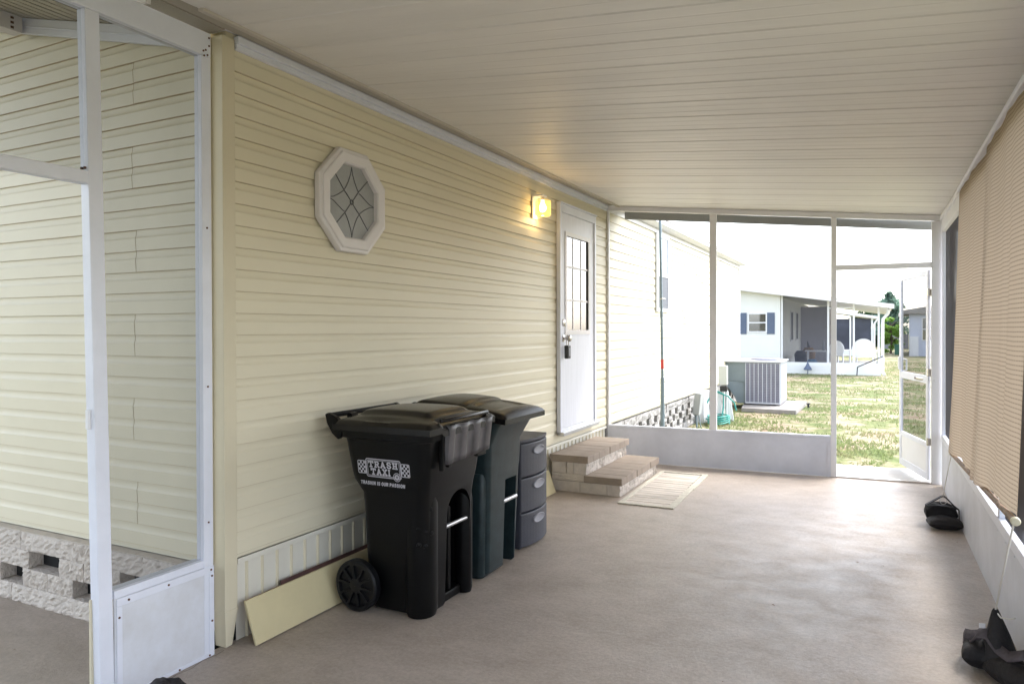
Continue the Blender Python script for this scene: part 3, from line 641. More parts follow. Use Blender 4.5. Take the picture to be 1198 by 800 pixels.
# mat
MT = empty('slatted_mat', (.94, 6.48, 0), 'worn slatted door mat lying in front of the steps', 'mat')
MMx = Matrix.Translation((.94, 6.48, 0)) @ Matrix.Rotation(radians(1.2), 4, 'Z')
t = MB(); x0, x1, y0, y1 = -.235, .235, -.745, .745
for (a, b, c, d) in ((x0, x1, y0, y0+.045), (x0, x1, y1-.045, y1), (x0, x0+.04, y0+.0455, y1-.0455), (x1-.055, x1, y0+.0455, .02), (x1-.05, x1+.006, .022, y1-.0455)): t.box(a, b, c, d, .0012, .011, MMx)
t.build('mat_border', MATEDGE, MT, bevel=.003)
t = MB(); yy = y0+.05
while yy < y1-.09: t.box(x0+.041, x1-.056, yy, yy+.072, .0012, .008+rng.random()*.002, MMx); yy += .086 if int(yy*50) % 2 else .078
t.build('mat_slats', WOODW, MT, bevel=.002)
t = MB(); t.box(x0+.02, x1-.02, y0+.02, y1-.02, .0004, .001, MMx); t.build('mat_backing', mat('mat_backing', (.17, .14, .15), .9), MT)

# ------------------------------------------------------------ leaning board + strip behind
def plank(name, m, foot, y0, y1, ht, th, top_x=.016, z0=.003):
    """leaning against the skirting: foot at x=foot, top at x=top_x"""
    dz = math.sqrt(max(ht*ht-(foot-top_x)**2, .0001)); u = Vector((top_x-foot, 0, dz)).normalized(); nrm = Vector((u.z, 0, -u.x))
    p = Vector((foot-nrm.x*th, 0, z0)); t = MB(); q = [p, p+nrm*th, p+nrm*th+u*ht, p+u*ht]
    zmin = min(a.z for a in q); q = [a+Vector((0, 0, z0-zmin)) for a in q]
    t.prism([(a.x, a.z) for a in q], y0, y1, 'y'); return t, m
t, m_ = plank('leaning_board', BOARD, .114, 2.405, 5.86, .205, .014, .044); tag(t.build('leaning_board', m_, bevel=.002), 'long pale yellow board leaning against the skirting behind the bins', 'board')
t, m_ = plank('wood_strip', WOOD, .092, 2.42, 5.7, .20, .009, .022); tag(t.build('plywood_sheet', m_, bevel=.001), 'raw wood edged sheet sandwiched behind the yellow board', 'board')
t, m_ = plank('dark_strip', DWOOD, .070, 2.66, 5.5, .213, .007, .010); tag(t.build('wood_strip', m_, bevel=.001), 'thin dark brown strip peeking above the yellow board', 'wood strip')

# ------------------------------------------------------------ bins
def lerp(a, b, t): return a+(b-a)*t
# --- near bin
B1 = empty('wheelie_bin', (.42, 3.2, 0), 'black wheeled trash bin with printed taxi logo, nearest the camera', 'trash bin', 'wheeled trash bins against the siding')
lv = [ # z, x0, x1, y0, y1, r
 (.012, .285, .625, 3.015, 3.435, .05), (.03, .27, .635, 3.005, 3.445, .05), (.30, .265, .645, 2.985, 3.46, .05), (.56, .262, .652, 2.967, 3.475, .05), (.615, .258, .658, 2.962, 3.48, .05),
 (.68, .215, .672, 2.945, 3.49, .055), (.72, .205, .678, 2.94, 3.493, .055), (.895, .185, .695, 2.915, 3.505, .055), (.900, .165, .715, 2.900, 3.52, .06), (.962, .160, .722, 2.896, 3.524, .06)]
t = MB(); t.loft([rrect(x0, x1, y0, y1, r, z) for z, x0, x1, y0, y1, r in lv])
body = t.build('bin_body', BLACKP, B1, local=False)
# pockets: arch at the front
def arch(y0, y1, z1, xa, xb):
    r = (y1-y0)/2; cy_ = (y0+y1)/2; pts = [(y0, -.02), (y1, -.02)]+[(cy_+r*cos(radians(a)), z1-r+r*sin(radians(a))) for a in range(0, 181, 15)]
    c = MB(); c.prism(pts, xa, xb, 'x'); o = c.build('cutter', DARK); return o
c1 = arch(3.185, 3.425, .60, .50, .80); c1.location = -world_loc(B1)*0
body.parent = None; body.location = B1.location
body = cut(body, [c1]); body.parent = B1; body.location = (0, 0, 0)
for p in body.data.polygons: p.use_smooth = True
body.data.set_sharp_from_angle(angle=radians(35))
q = body.modifiers.new('bevel', 'BEVEL'); q.width = .006; q.segments = 2; q.limit_method = 'ANGLE'; q.angle_limit = radians(40)
# front corner pillar bulges
t = MB()
for cy_ in (3.062, ):
    rings = []
    for z, r in ((.004, .070), (.03, .078), (.55, .083), (.62, .082), (.655, .070), (.675, .048), (.682, .015)):
        rings.append([(.575+r*cos(2*pi*k/20)*1.0, cy_+r*1.12*sin(2*pi*k/20), z) for k in range(20)])
    t.loft(rings)
rings = []
for z, r in ((.004, .040), (.03, .046), (.52, .048), (.58, .04), (.60, .015)): rings.append([(.60+r*cos(2*pi*k/16), 3.44+r*sin(2*pi*k/16), z) for k in range(16)])
t.loft(rings); t.build('corner_bulge', BLACKP, B1, smooth=True)
t = MB()
for i, (a, z) in enumerate(((-62, .60), (-40, .585), (-20, .55), (-62, .53), (-38, .50), (-62, .46), (-40, .44), (-18, .43), (-62, .38), (-40, .37))):
    a = radians(a); p = Vector((.575+.0825*cos(a), 3.062+.0925*sin(a), z)); 
    t = MB(); t.loft([[tuple(p+Vector((cos(a), sin(a), 0))*d+Vector((-sin(a), cos(a), 0))*r*cos(2*pi*k/10)+Vector((0, 0, r*sin(2*pi*k/10)))) for k in range(10)] for d, r in ((-.004, .013), (.003, .011), (.006, .004))]); t.build('grip_stud', BLACKP, B1, smooth=True)
t = MB(); t.tube([(.628, 3.150, .418), (.628, 3.46, .418)], .011, 12); t.build('lift_bar', ZINC, B1, smooth=True)
t = MB(); t.box(.515, .60, 3.19, 3.42, .004, .05); t.box(.53, .59, 3.29, 3.32, .05, .5); t.build('pocket_rib', BLACKP, B1, bevel=.006)
# lid: domed heightfield with raised centre and skirt
def lid(x0, x1, y0, y1, z0, rise, style, ztilt=0.):
    t = MB(); nu, nv = 46, 36
    def f(u, v):
        x = lerp(x0, x1, u); y = lerp(y0, y1, v)
        # rounded corners by pulling
        ex = min(u, 1-u)*(x1-x0); ey = min(v, 1-v)*(y1-y0)
        e = min(1, min(ex, ey)/.03); z = z0+.022*e**.5
        z += rise*max(0, (1-(abs(v-.5)*2)**2.6))*max(0, (1-(abs(u-.5)*2)**3))
        if style == 1:
            # long raised tongue from hinge to front with shallow side valleys
            c = abs(v-.5)*2; w_ = max(0, min(1, (.62-c)/.08)); z += .020*w_*max(0, min(1, (.86-u)/.05))*max(0, min(1, (u-.10)/.05))
            c2 = max(0, 1-abs(c-.86)/.10); z -= .016*c2*max(0, 1-abs(u-.45)/.42)
            if u > .90 and .18 < v < .86: z -= .016
        else:
            a = max(0, min(1, (.36-abs(v-.5))/.05))*max(0, min(1, (u-.56)/.04))*max(0, min(1, (.86-u)/.04)); z -= .012*a
            z += .012*max(0, min(1, (.52-u)/.03))
        return (x, y, z+ztilt*(1-u))
    t.grid(f, nu, nv)
    # skirt
    ring_top = [f(i/nu, 0) for i in range(nu+1)]+[f(1, j/nv) for j in range(1, nv+1)]+[f(i/nu, 1) for i in range(nu-1, -1, -1)]+[f(0, j/nv) for j in range(nv-1, 0, -1)]
    n = len(ring_top); cxm, cym = (x0+x1)/2, (y0+y1)/2
    low = [(a, b, c-.030) for a, b, c in ring_top]
    t.add(ring_top+low, [(i, (i+1) % n, n+(i+1) % n, n+i) for i in range(n)])
    return t
lid(.150, .745, 2.882, 3.538, .968, .034, 1).build('bin_lid', LIDP, B1, smooth=True)
# ribbed lip below the lid front
t = MB()
def lipf(u, v):
    y = lerp(3.05, 3.50, u); z = lerp(.792, .972, v); x = .722+.022*v+.006*math.copysign(abs(sin(u*pi*7))**.6, sin(u*pi*7))*.9
    if u < .02: x -= .015
    return (x+.004, y, z - (.018*(1-u) if v < .5 else 0))
t.grid(lipf, 84, 6); t.build('ribbed_lip', LIPP, B1, smooth=True, solid=.006)
for q_ in ((.70, .724, 3.03, 3.052, .745, .955), (.70, .722, 3.09, 3.12, .755, .80), (.70, .722, 3.38, 3.48, .765, .80)): MB().box(*q_).build('lip_bracket', BLACKP, B1, bevel=.004)
t = MB(); t.tube([(.728, 3.0, 1.0), (.742, 3.02, 1.001), (.742, 3.45, 1.001), (.728, 3.47, 1.0)], .011, 10); t.build('lid_grip', LIDP, B1, smooth=True)
# handle at the back
t = MB(); t.tube([(.095, 2.93, 1.003), (.095, 3.49, 1.003)], .014, 12)
for yy in (2.905, 3.485): t.prism([(.080, 1.012), (.100, 1.02), (.150, 1.00), (.185, .975), (.185, .90), (.165, .885), (.125, .915), (.092, .965)], yy, yy+.028, 'y')
t.build('bin_handle', BLACKP, B1, bevel=.004)
for yy in (3.0, 3.4): MB().tube([(.165, yy, .995), (.165, yy+.05, .995)], .018, 12).build('lid_hinge', BLACKP, B1, smooth=True)
def wheel(B, cx, yc, r, wd, m):
    t = MB(); n = 36; pr = [(-wd/2, r*.80), (-wd/2, r*.93), (-wd/2+.008, r), (wd/2-.008, r), (wd/2, r*.93), (wd/2, r*.80)]
    t.loft([[(cx+q_*cos(2*pi*k/n), yc+d, r+.002+q_*sin(2*pi*k/n)) for k in range(n)] for d, q_ in pr], cap=False)
    t.loft([[(cx+q_*cos(2*pi*k/n), yc+d, r+.002+q_*sin(2*pi*k/n)) for k in range(n)] for d, q_ in ((-wd/2, r*.80), (-wd/2+.016, r*.78), (-wd/2+.016, r*.32), (-wd/2+.002, r*.28), (-wd/2-.002, r*.10), (-wd/2-.002, .001))], cap=False)
    W_ = t.build('wheel', m, B, smooth=True)
    t = MB()
    for k in range(10):
        a = 2*pi*k/10+.15; R_ = Matrix.Translation((cx, yc, r+.002)) @ Matrix.Rotation(a, 4, 'Y'); t.box(r*.26, r*.82, -wd/2, -wd/2+.018, -.006, .006, R_)
    t.build('spokes', m, W_, bevel=.002); return W_
WHL = mat('wheel_plastic', (.008, .008, .009), .4, spec=.25, var=.2, vscale=20)
wheel(B1, .252, 2.955, .132, .05, WHL); wheel(B1, .252, 3.49, .132, .05, WHL)
t = MB(); t.tube([(.252, 2.96, .134), (.252, 3.49, .134)], .011, 8); t.build('axle', ZINC, B1)
# logo: placed on the -Y side
def side_y(z):   # body surface between two rings
    return 2.945+(2.940-2.945)*(z-.68)/.04 if z < .72 else 2.940+(2.915-2.940)*(z-.72)/.175
lg = MB()
def LP(u, v, d=.0012):     # logo plane coordinates in metres from its centre
    x = .432+u; z = .752+v; return (x, side_y(z)-d, z)
def quad(pts): lg.add([LP(*p) for p in pts], [tuple(range(len(pts)))])
def rect(u0, v0, u1, v1): quad([(u0, v0), (u1, v0), (u1, v1), (u0, v1)])
def frame(u0, v0, u1, v1, w_, r=.01):
    def rp(k, r_): 
        out = []
        for cx_, cy_, a0 in ((u1-k-r_, v1-k-r_, 0), (u0+k+r_, v1-k-r_, 90), (u0+k+r_, v0+k+r_, 180), (u1-k-r_, v0+k+r_, 270)):
            for q_ in range(5): a = radians(a0+22.5*q_); out.append((cx_+r_*cos(a), cy_+r_*sin(a)))
        return out
    A, B_ = rp(0, r), rp(w_, max(.001, r-w_)); n = len(A); lg.add([LP(*p) for p in A+B_], [(i, (i+1) % n, n+(i+1) % n, n+i) for i in range(n)])
frame(-.108, -.048, .108, .048, .0045, .012); frame(-.099, -.040, .099, .040, .0025, .008)
for sx in (-1, 1):
    u0 = -.160 if sx < 0 else .108
    frame(u0, -.034, u0+.052, .034, .004, .007)
    for i in range(4):
        for j in range(5):
            if (i+j) % 2: rect(u0+.005+i*.0105, -.029+j*.0116, u0+.005+(i+1)*.0105, -.029+(j+1)*.0116)
G = { # strokes on a 0..1 square, slab serif
 'T': [((.5,0),(.5,1)), ((0,.93),(1,.93)), ((.04,.72),(.04,1)), ((.96,.72),(.96,1)), ((.25,.05),(.75,.05))],
 'R': [((.2,0),(.2,1)), ((.05,.95),(.7,.95)), ((.7,.95),(.88,.75)), ((.88,.75),(.7,.5)), ((.7,.5),(.2,.5)), ((.5,.5),(.9,.03)), ((0,.05),(.4,.05)), ((.75,.05),(1,.05))],
 'A': [((.12,0),(.5,1)), ((.5,1),(.88,0)), ((.27,.35),(.73,.35)), ((0,.05),(.3,.05)), ((.7,.05),(1,.05))],
 'S': [((.9,.75),(.7,.95)), ((.7,.95),(.3,.95)), ((.3,.95),(.12,.75)), ((.12,.75),(.3,.54)), ((.3,.54),(.7,.48)), ((.7,.48),(.88,.27)), ((.88,.27),(.7,.05)), ((.7,.05),(.3,.05)), ((.3,.05),(.1,.27))],
 'H': [((.2,0),(.2,1)), ((.8,0),(.8,1)), ((.2,.5),(.8,.5)), ((0,.05),(.4,.05)), ((.6,.05),(1,.05)), ((0,.95),(.4,.95)), ((.6,.95),(1,.95))],
 'X': [((.1,0),(.9,1)), ((.1,1),(.9,0)), ((0,.05),(.35,.05)), ((.65,.05),(1,.05)), ((0,.95),(.35,.95)), ((.65,.95),(1,.95))],
 'I': [((.5,0),(.5,1)), ((.1,.05),(.9,.05)), ((.1,.95),(.9,.95))],
 'N': [((.12,0),(.12,1)), ((.12,1),(.88,0)), ((.88,0),(.88,1))],
 'O': [((.5,0),(.12,.25)), ((.12,.25),(.12,.75)), ((.12,.75),(.5,1)), ((.5,1),(.88,.75)), ((.88,.75),(.88,.25)), ((.88,.25),(.5,0))],
 'U': [((.12,1),(.12,.2)), ((.12,.2),(.5,0)), ((.5,0),(.88,.2)), ((.88,.2),(.88,1))],
 'P': [((.15,0),(.15,1)), ((.15,.95),(.85,.9)), ((.85,.9),(.85,.55)), ((.85,.55),(.15,.5))]}
SANS = {'T': [((.5,0),(.5,1)), ((0,.95),(1,.95))], 'R': [((.12,0),(.12,1)), ((.12,.95),(.8,.92)), ((.85,.92),(.85,.55)), ((.85,.52),(.12,.5)), ((.5,.5),(.9,0))], 'A': [((.05,0),(.5,1)), ((.5,1),(.95,0)), ((.25,.35),(.75,.35))], 'H': [((.12,0),(.12,1)), ((.88,0),(.88,1)), ((.12,.5),(.88,.5))], 'I': [((.5,0),(.5,1))]}
def write(s, u, v, w_, h, th, gap, table=G, slant=0):
    zf = 0
    for ch in s:
        if ch == ' ': u += w_*.55; continue
        cw = w_*(.4 if ch == 'I' else 1)
        for (a, b) in (table.get(ch) or G[ch]):
            p = Vector((u+a[0]*cw+slant*a[1], v+a[1]*h)); q_ = Vector((u+b[0]*cw+slant*b[1], v+b[1]*h)); d = (q_-p).normalized(); n_ = Vector((-d.y, d.x))*th/2; zf += 1
            p -= d*th*.3; q_ += d*th*.3
            lg.add([LP(x[0], x[1], .0014+.00002*(zf % 9)) for x in (p-n_, q_-n_, q_+n_, p+n_)], [(0, 1, 2, 3)])
        u += cw+gap
write('TRASH', -.090, .004, .0285, .029, .0072, .0085); write('TAXI', -.078, -.034, .0275, .030, .0072, .008)
write('TRASHIN IS OUR PASSION', -.150, -.0885, .0112, .0165, .0042, .0034, {**G, **SANS}, .002)
def ring(cu, cv, r1, r2, n=24):
    lg.add([LP(cu+r*cos(2*pi*k/n), cv+r*sin(2*pi*k/n), .0018) for r in (r1, r2) for k in range(n)], [(k, (k+1) % n, n+(k+1) % n, n+k) for k in range(n)])
ring(.080, -.038, .019, .0225); ring(.080, -.038, .006, .0145)
lg.build('logo', LOGO, B1, fix=False)

# --- second bin
B2 = empty('wheelie_bin', (.42, 3.85, 0), 'dark green wheeled trash bin with flared top, between black bin and drawer cart', 'trash bin', 'wheeled trash bins against the siding')
lv = [(.012, .27, .610, 3.67, 4.02, .03), (.03, .26, .628, 3.66, 4.03, .03), (.60, .235, .648, 3.645, 4.055, .035), (.63, .215, .650, 3.638, 4.062, .035), (.78, .20, .655, 3.635, 4.07, .04), (.88, .19, .70, 3.635, 4.11, .04), (.925, .185, .735, 3.635, 4.13, .04), (.93, .175, .748, 3.63, 4.14, .04), (.958, .172, .752, 3.628, 4.145, .04)]
t = MB(); t.loft([rrect(x0, x1, y0, y1, r, z) for z, x0, x1, y0, y1, r in lv]); body = t.build('bin_body', GREENP, B2)
c = MB(); c.box(.52, .80, 3.855, 4.00, -.02, .545); c1 = c.build('cutter', DARK)
body.parent = None; body.location = B2.location; body = cut(body, [c1]); body.parent = B2; body.location = (0, 0, 0)
for p in body.data.polygons: p.use_smooth = True
body.data.set_sharp_from_angle(angle=radians(32))
q = body.modifiers.new('bevel', 'BEVEL'); q.width = .007; q.segments = 2; q.limit_method = 'ANGLE'; q.angle_limit = radians(40)
t = MB(); t.loft([rrect(a, b_2, c_, d_, .03, z) for z, a, b_2, c_, d_ in ((.004, .49, .60, 3.63, 3.74), (.03, .48, .61, 3.622, 3.745), (.57, .49, .625, 3.618, 3.75), (.61, .50, .615, 3.632, 3.735), (.612, .53, .59, 3.65, 3.72))]); t.build('corner_bulge', GREENP, B2, smooth=True)
t = MB(); t.tube([(.635, 3.84, .415), (.635, 4.015, .415)], .013, 12); t.build('lift_bar', ZINC, B2, smooth=True)
t = MB(); t.box(.535, .585, 3.91, 3.94, .004, .5); t.build('pocket_rib', GREENP, B2, bevel=.006)
lid(.160, .770, 3.615, 4.16, .938, .030, 2, .055).build('bin_lid', LIDP, B2, smooth=True)
t = MB(); t.tube([(.12, 3.66, .99), (.12, 4.12, .99)], .014, 12)
for yy in (3.64, 4.11): t.prism([(.105, 1.0), (.13, 1.01), (.19, .985), (.19, .90), (.16, .90), (.115, .96)], yy, yy+.026, 'y')
t.build('bin_handle', GREENP, B2, bevel=.004)
wheel(B2, .25, 3.635, .125, .045, WHL); wheel(B2, .25, 4.07, .125, .045, WHL)
t = MB(); t.tube([(.25, 3.64, .127), (.25, 4.07, .127)], .011, 8); t.build('axle', ZINC, B2)

# --- drawer cart
DC = empty('drawer_cart', (.40, 4.44, 0), 'grey blue plastic storage cart with three drawers beside the steps', 'drawer cart')
def bow(x, y0, y1, b, z, n=12):
    return [(x+b*(1-((2*k/n)-1)**2), lerp(y0, y1, k/n), z) for k in range(n+1)]
def bowbox(mb, xb, xf, y0, y1, b, z0, z1):
    r_ = lambda z: bow(xf, y0, y1, b, z)+[(xb, y1, z), (xb, y0, z)]
    mb.loft([r_(z0), r_(z1)])
t = MB(); bowbox(t, .20, .560, 4.23, 4.655, .035, .702, .722)
t.box(.20, .555, 4.235, 4.25, .005, .7015); t.box(.20, .555, 4.635, 4.65, .005, .7015); t.box(.20, .21, 4.251, 4.634, .005, .7015)
for z in (.008, .238, .468): t.box(.21, .55, 4.2515, 4.6335, z-.004, z)
t.build('cart_frame', CARTP, DC, bevel=.006)
for z in (.012, .243, .473):
    t = MB(); bowbox(t, .23, .562, 4.236, 4.65, .035, z, z+.222); dr = t.build('drawer', CARTP, DC, bevel=.008, smooth=False)
    t = MB(); xc = .596
    def oval(d, k1): return [(.594+d-.035*((.105*k1*cos(2*pi*k/24))/.21)**2*0, 4.443+.088*k1*cos(2*pi*k/24), z+.165+.030*k1*sin(2*pi*k/24)) for k in range(24)]
    t.loft([oval(-.004, 1), oval(.007, .98), oval(.010, .88), oval(.004, .70)]); t.build('drawer_handle', HANDP, dr, smooth=True)

# ------------------------------------------------------------ sun shade and weight bags
SH = empty('roll_up_sun_shade', (3.13, 4.5, .6), 'tan woven roll-up sun shade hanging along the right screen wall', 'sun shade')
y0, y1 = 3.27, 5.735
def shp(u, v):
    y = lerp(y0, y1, u)-(.02*(1-v)*sin(u*3)); zt = 2.372; zb = lerp(.735, .60, u)+.012*sin(u*9); z = lerp(zb, zt, v)
    x = lerp(3.100, 3.148, v)
    am = .35+.5*(1-v)**.8
    x += am*(.014*sin(u*23+1.2*sin(v*3)+1.5)+.016*sin(u*11+1.8*v)+.006*sin(u*47+2*v)+.003*sin(u*83+3*v))
    x += .010*math.exp(-((u-.40-.05*(1-v))/.02)**2)*am - .009*math.exp(-((u-.44-.05*(1-v))/.02)**2)*am
    return (x, y, z)
t = MB(); t.grid(shp, 150, 60); t.build('shade_fabric', SHADEM, SH, smooth=True, fix=False)
t = MB(); t.box(3.13, 3.175, 2.2, 5.76, 2.374, 2.402); t.build('head_rail', WHITE, SH, bevel=.004)
t = MB(); pb = [shp(u, 0) for u in np.linspace(-.012, 1.01, 12)]; t.tube([(3.105, p[1], lerp(.735, .60, (p[1]-y0)/(y1-y0))-.008) for p in pb], .013, 12); t.build('bottom_rail', mat('rail_brown', (.30, .20, .13), .7, var=.4, vscale=30), SH, smooth=True)
for yy, zz in ((3.235, .730), (5.77, .590)): t = MB(); disc(t, (3.105, yy, zz), 'y', .022, .02, prof=[(-.006, .013), (.0, .017), (.010, .017), (.014, .010)]); t.build('end_cap', PALE, SH, smooth=True)
t = MB(); t.tube([(3.098, 3.23, .725), (3.097, 3.45, .48), (3.093, 3.64, .255)], .0035, 6); t.tube([(3.09, 3.64, .255), (3.11, 3.62, .235), (3.14, 3.60, .24), (3.155, 3.59, .25)], .0035, 6); t.tube([(3.09, 3.64, .255), (3.12, 3.66, .16), (3.16, 3.62, .10), (3.18, 3.55, .12)], .003, 6)
t.build('tie_cord', CORD, SH, smooth=True)
t = MB(); t.tube([(3.105, 5.77, .59), (3.09, 5.95, .40), (3.079, 6.12, .215)], .0028, 6)
for k in range(3): t.tube([(3.105+.014*cos(a), 5.735+.006*k, .592+.014*sin(a)) for a in np.linspace(0, 2*pi, 9)], .003, 5)
t.build('tie_cord', CORD, SH, smooth=True)

def pillow(mb, c, sx, sy, sz, rz_=0, tilt=0, seed=0, n=18):
    R_ = Matrix.Translation(c) @ Matrix.Rotation(rz_, 4, 'Z') @ Matrix.Rotation(tilt, 4, 'X'); rg = random.Random(seed); ph = [rg.random()*6 for _ in range(6)]
    for sgn in (1, -1):
        def f(u, v):
            a, b = 2*u-1, 2*v-1; h = max(0, (1-abs(a)**3.2))*max(0, (1-abs(b)**3.2)); h = h**.55
            pin = 1-.10*(1-abs(a))*abs(b)**2; x = sx*a*(1-.09*(1-b*b)*abs(a)**3*-1-.05); y = sy*b*pin
            wr = .05*sin(a*7+ph[0]+b*3)+.05*sin(b*8+ph[1]+a*4)+.03*sin(a*15+b*11+ph[2])
            z = sz*h*(1+wr) if sgn > 0 else -sz*h*.95
            return (x, y, max(z, -sz*.95))
        mb.grid(f, n, n, R_)
# far bag
FB = empty('weight_bag', (3.08, 6.14, 0), 'small black weight bag with looped straps near the screen door', 'sandbag', 'weight bags tied to the sun shade')
t = MB(); pillow(t, (3.085, 6.05, .045), .112, .085, .045, .08, 0, 1); t.build('bag_pillow', BAG, FB, smooth=True)
t = MB(); pillow(t, (3.07, 6.19, .085), .105, .07, .075, .03, radians(12), 2); t.build('bag_body', BAG, FB, smooth=True)
def strap(mb, pts, w_, axis=Vector((0, 1, 0))):
    pts = [Vector(p) for p in pts]; vs = []
    for p in pts: vs += [p-axis*w_/2, p+axis*w_/2]
    mb.add(vs, [(2*i, 2*i+1, 2*i+3, 2*i+2) for i in range(len(pts)-1)])
t = MB(); strap(t, [(2.975, 6.13, .06), (2.968, 6.13, .145), (3.01, 6.13, .175), (3.062, 6.12, .215), (3.079, 6.12, .224)], .045); strap(t, [(3.079, 6.12, .224), (3.10, 6.12, .212), (3.15, 6.13, .155), (3.18, 6.13, .13), (3.182, 6.14, .06)], .045); strap(t, [(2.975, 6.125, .137), (3.02, 6.105, .152), (3.09, 6.10, .156), (3.175, 6.125, .137)], .04)
t.build('bag_strap', BAG, FB, solid=.006)
t = MB(); t.tube([(3.079+.022*cos(a), 6.10, .195+.028*sin(a)) for a in np.linspace(0, 2*pi, 17)], .0025, 6); t.build('bag_ring', ZINC, FB)
# near bag: two slumped pouches with a gathered peak
NB = empty('weight_bag', (3.09, 3.6, 0), 'large slumped black and grey weight bag tied to the cord at lower right', 'sandbag', 'weight bags tied to the sun shade')
t = MB(); pillow(t, (3.055, 3.66, .060), .078, .105, .058, -.15, 0, 5, 24); pillow(t, (3.155, 3.48, .055), .07, .13, .055, .55, radians(-5), 6, 24); t.build('bag_pouch', BAG, NB, smooth=True)
t = MB(); n = 20; rings = []
for z, rx, ry, ox, oy in ((.05, .062, .075, 3.10, 3.60), (.11, .056, .062, 3.10, 3.60), (.17, .040, .040, 3.097, 3.61), (.22, .024, .022, 3.094, 3.63), (.25, .014, .012, 3.093, 3.64), (.262, .008, .008, 3.093, 3.64)):
    rings.append([(ox+rx*(1+.13*sin(5*a+z*9))*cos(a), oy+ry*(1+.13*sin(4*a+1+z*7))*sin(a), z) for a in [2*pi*k/n for k in range(n)]])
t.loft(rings); t.build('bag_peak', BAG, NB, smooth=True)
t = MB(); strap(t, [(3.0, 3.66, .10), (3.03, 3.63, .15), (3.055, 3.60, .165), (3.085, 3.56, .13), (3.12, 3.50, .12), (3.15, 3.45, .15), (3.175, 3.44, .165), (3.20, 3.46, .12)], .05, Vector((.25, .6, .5)).normalized())
strap(t, [(2.985, 3.71, .09), (2.99, 3.69, .118), (3.01, 3.65, .13), (3.04, 3.62, .15)], .045, Vector((.1, .5, .8)).normalized()); t.build('bag_strap', BAGL, NB, solid=.005, smooth=True)
t = MB(); t.box(-.012, .012, -.001, .001, -.010, .010, Matrix.Translation((3.045, 3.63, .185)) @ Matrix.Rotation(.25, 4, 'Z')); t.build('care_tag', PLASTW, NB)
# third bag, mostly below the frame
TB = MB(); pillow(TB, (.27, 1.80, .072), .085, .075, .072, .3, 0, 9, 20)
tag(TB.build('weight_bag', BAG, smooth=True), 'rounded black bag top at the bottom edge by the kick panel', 'sandbag')

# ------------------------------------------------------------ outside: pole, meter, pedestals, AC
t = MB(); t.tube([(.334, 8.6, -.1), (.334, 8.6, .86)], .024, 12); t.build('x', STEELP); bpy.data.objects.remove(bpy.data.objects['x'])
PO = empty('metal_pole', (.334, 8.6, -.1), 'thin grey metal pole standing outside the end screen with red tape', 'pole')
t = MB(); t.tube([(.334, 8.6, -.1), (.334, 8.6, .86)], .025, 12); t.build('lower_sleeve', STEELP, PO, smooth=True)
t = MB(); t.tube([(.334, 8.6, .86), (.300, 8.6, 3.3)], .017, 12); t.build('upper_pole', STEELP, PO, smooth=True)
t = MB(); t.tube([(.333, 8.6, .97), (.331, 8.6, 1.08)], .0185, 12); t.build('red_tape', RED, PO)
t = MB(); t.tube([(.31, 8.59, 1.81), (.345, 8.56, 1.815), (.37, 8.6, 1.81)], .006, 6); t.build('clip', CHROME, PO)
U = empty('cable_pedestal', (.14, 11.4, -.1), 'grey cable box leaning on stakes beside the block foundation', 'utility box')
Rm = Matrix.Translation((.14, 11.4, .28)) @ Matrix.Rotation(radians(6), 4, 'Y')
t = MB(); t.box(-.04, .06, -.10, .10, -.17, .17, Rm); t.build('box_cover', mat('pedestal_grey', (.36, .37, .37), .6), U, bevel=.01)
t = MB(); t.tube([(.14, 11.36, -.1), (.12, 11.38, .12)], .014, 8); t.tube([(.19, 11.42, -.1), (.15, 11.42, .12)], .010, 8); t.build('stake', STEELP, U)
t = MB(); t.box(.02, .14, 11.9, 12.3, -.1, .42); tag(t.build('white_panel', PLASTW, bevel=.01), 'white panel standing against the foundation beside the grey cable box', 'panel')
MP = empty('meter_post', (.36, 12.5, -.1), 'pale electric meter box on a post beside the air conditioner', 'meter box')
t = MB(); t.box(.27, .41, 12.4, 12.52, .50, .83); t.build('meter_box', mat('meter_grey', (.55, .56, .52), .5), MP, bevel=.015)
t = MB(); t.tube([(.34, 12.46, -.1), (.34, 12.46, .5)], .022, 10); t.tube([(.40, 12.40, -.1), (.41, 12.40, .42)], .018, 10); t.build('conduit', PLASTW, MP, smooth=True)
t = MB(); t.box(.30, .42, 12.36, 12.44, .40, .49); t.build('switch', BLKMET, MP, bevel=.01)
PK = empty('picket_bundle', (.40, 12.5, -.1), 'white boards standing on end beside the meter post', 'boards')
for k, (x, y, h, ti) in enumerate(((.255, 12.45, .55, 2), (.30, 12.40, .48, -1), (.44, 12.42, .50, -4), (.49, 12.45, .42, -8), (.22, 12.5, .40, 1))):
    R_ = Matrix.Translation((x, y, -.1)) @ Matrix.Rotation(radians(ti), 4, 'Y'); MB().box(-.028, .028, -.01, .01, 0, h, R_).build('picket', PLASTW, PK, bevel=.004)
HS = empty('garden_hose', (.40, 11.9, -.1), 'teal garden hose coiled on the grass and looped over the meter post', 'hose')
t = MB(); pts = []
for a in np.linspace(0, 2*pi*4, 90): pts.append((.36+(.16+.006*sin(a*3))*cos(a), 11.95+.34*sin(a), -.085+.011*a/2))
t.tube(pts, .012, 6); t.build('hose_coil', HOSE, HS, smooth=True)
t = MB(); t.tube([(.36, 12.2, -.04), (.37, 12.32, .15), (.36, 12.36, .36), (.28, 12.33, .40), (.20, 12.2, .36), (.13, 12.1, .2), (.11, 12.05, .0), (.20, 12.0, -.07)], .012, 8); t.tube([(.28, 12.33, .38), (.45, 12.3, .33), (.55, 12.3, .22), (.58, 12.3, .10)], .012, 8); t.build('hose_loop', HOSE, HS, smooth=True)

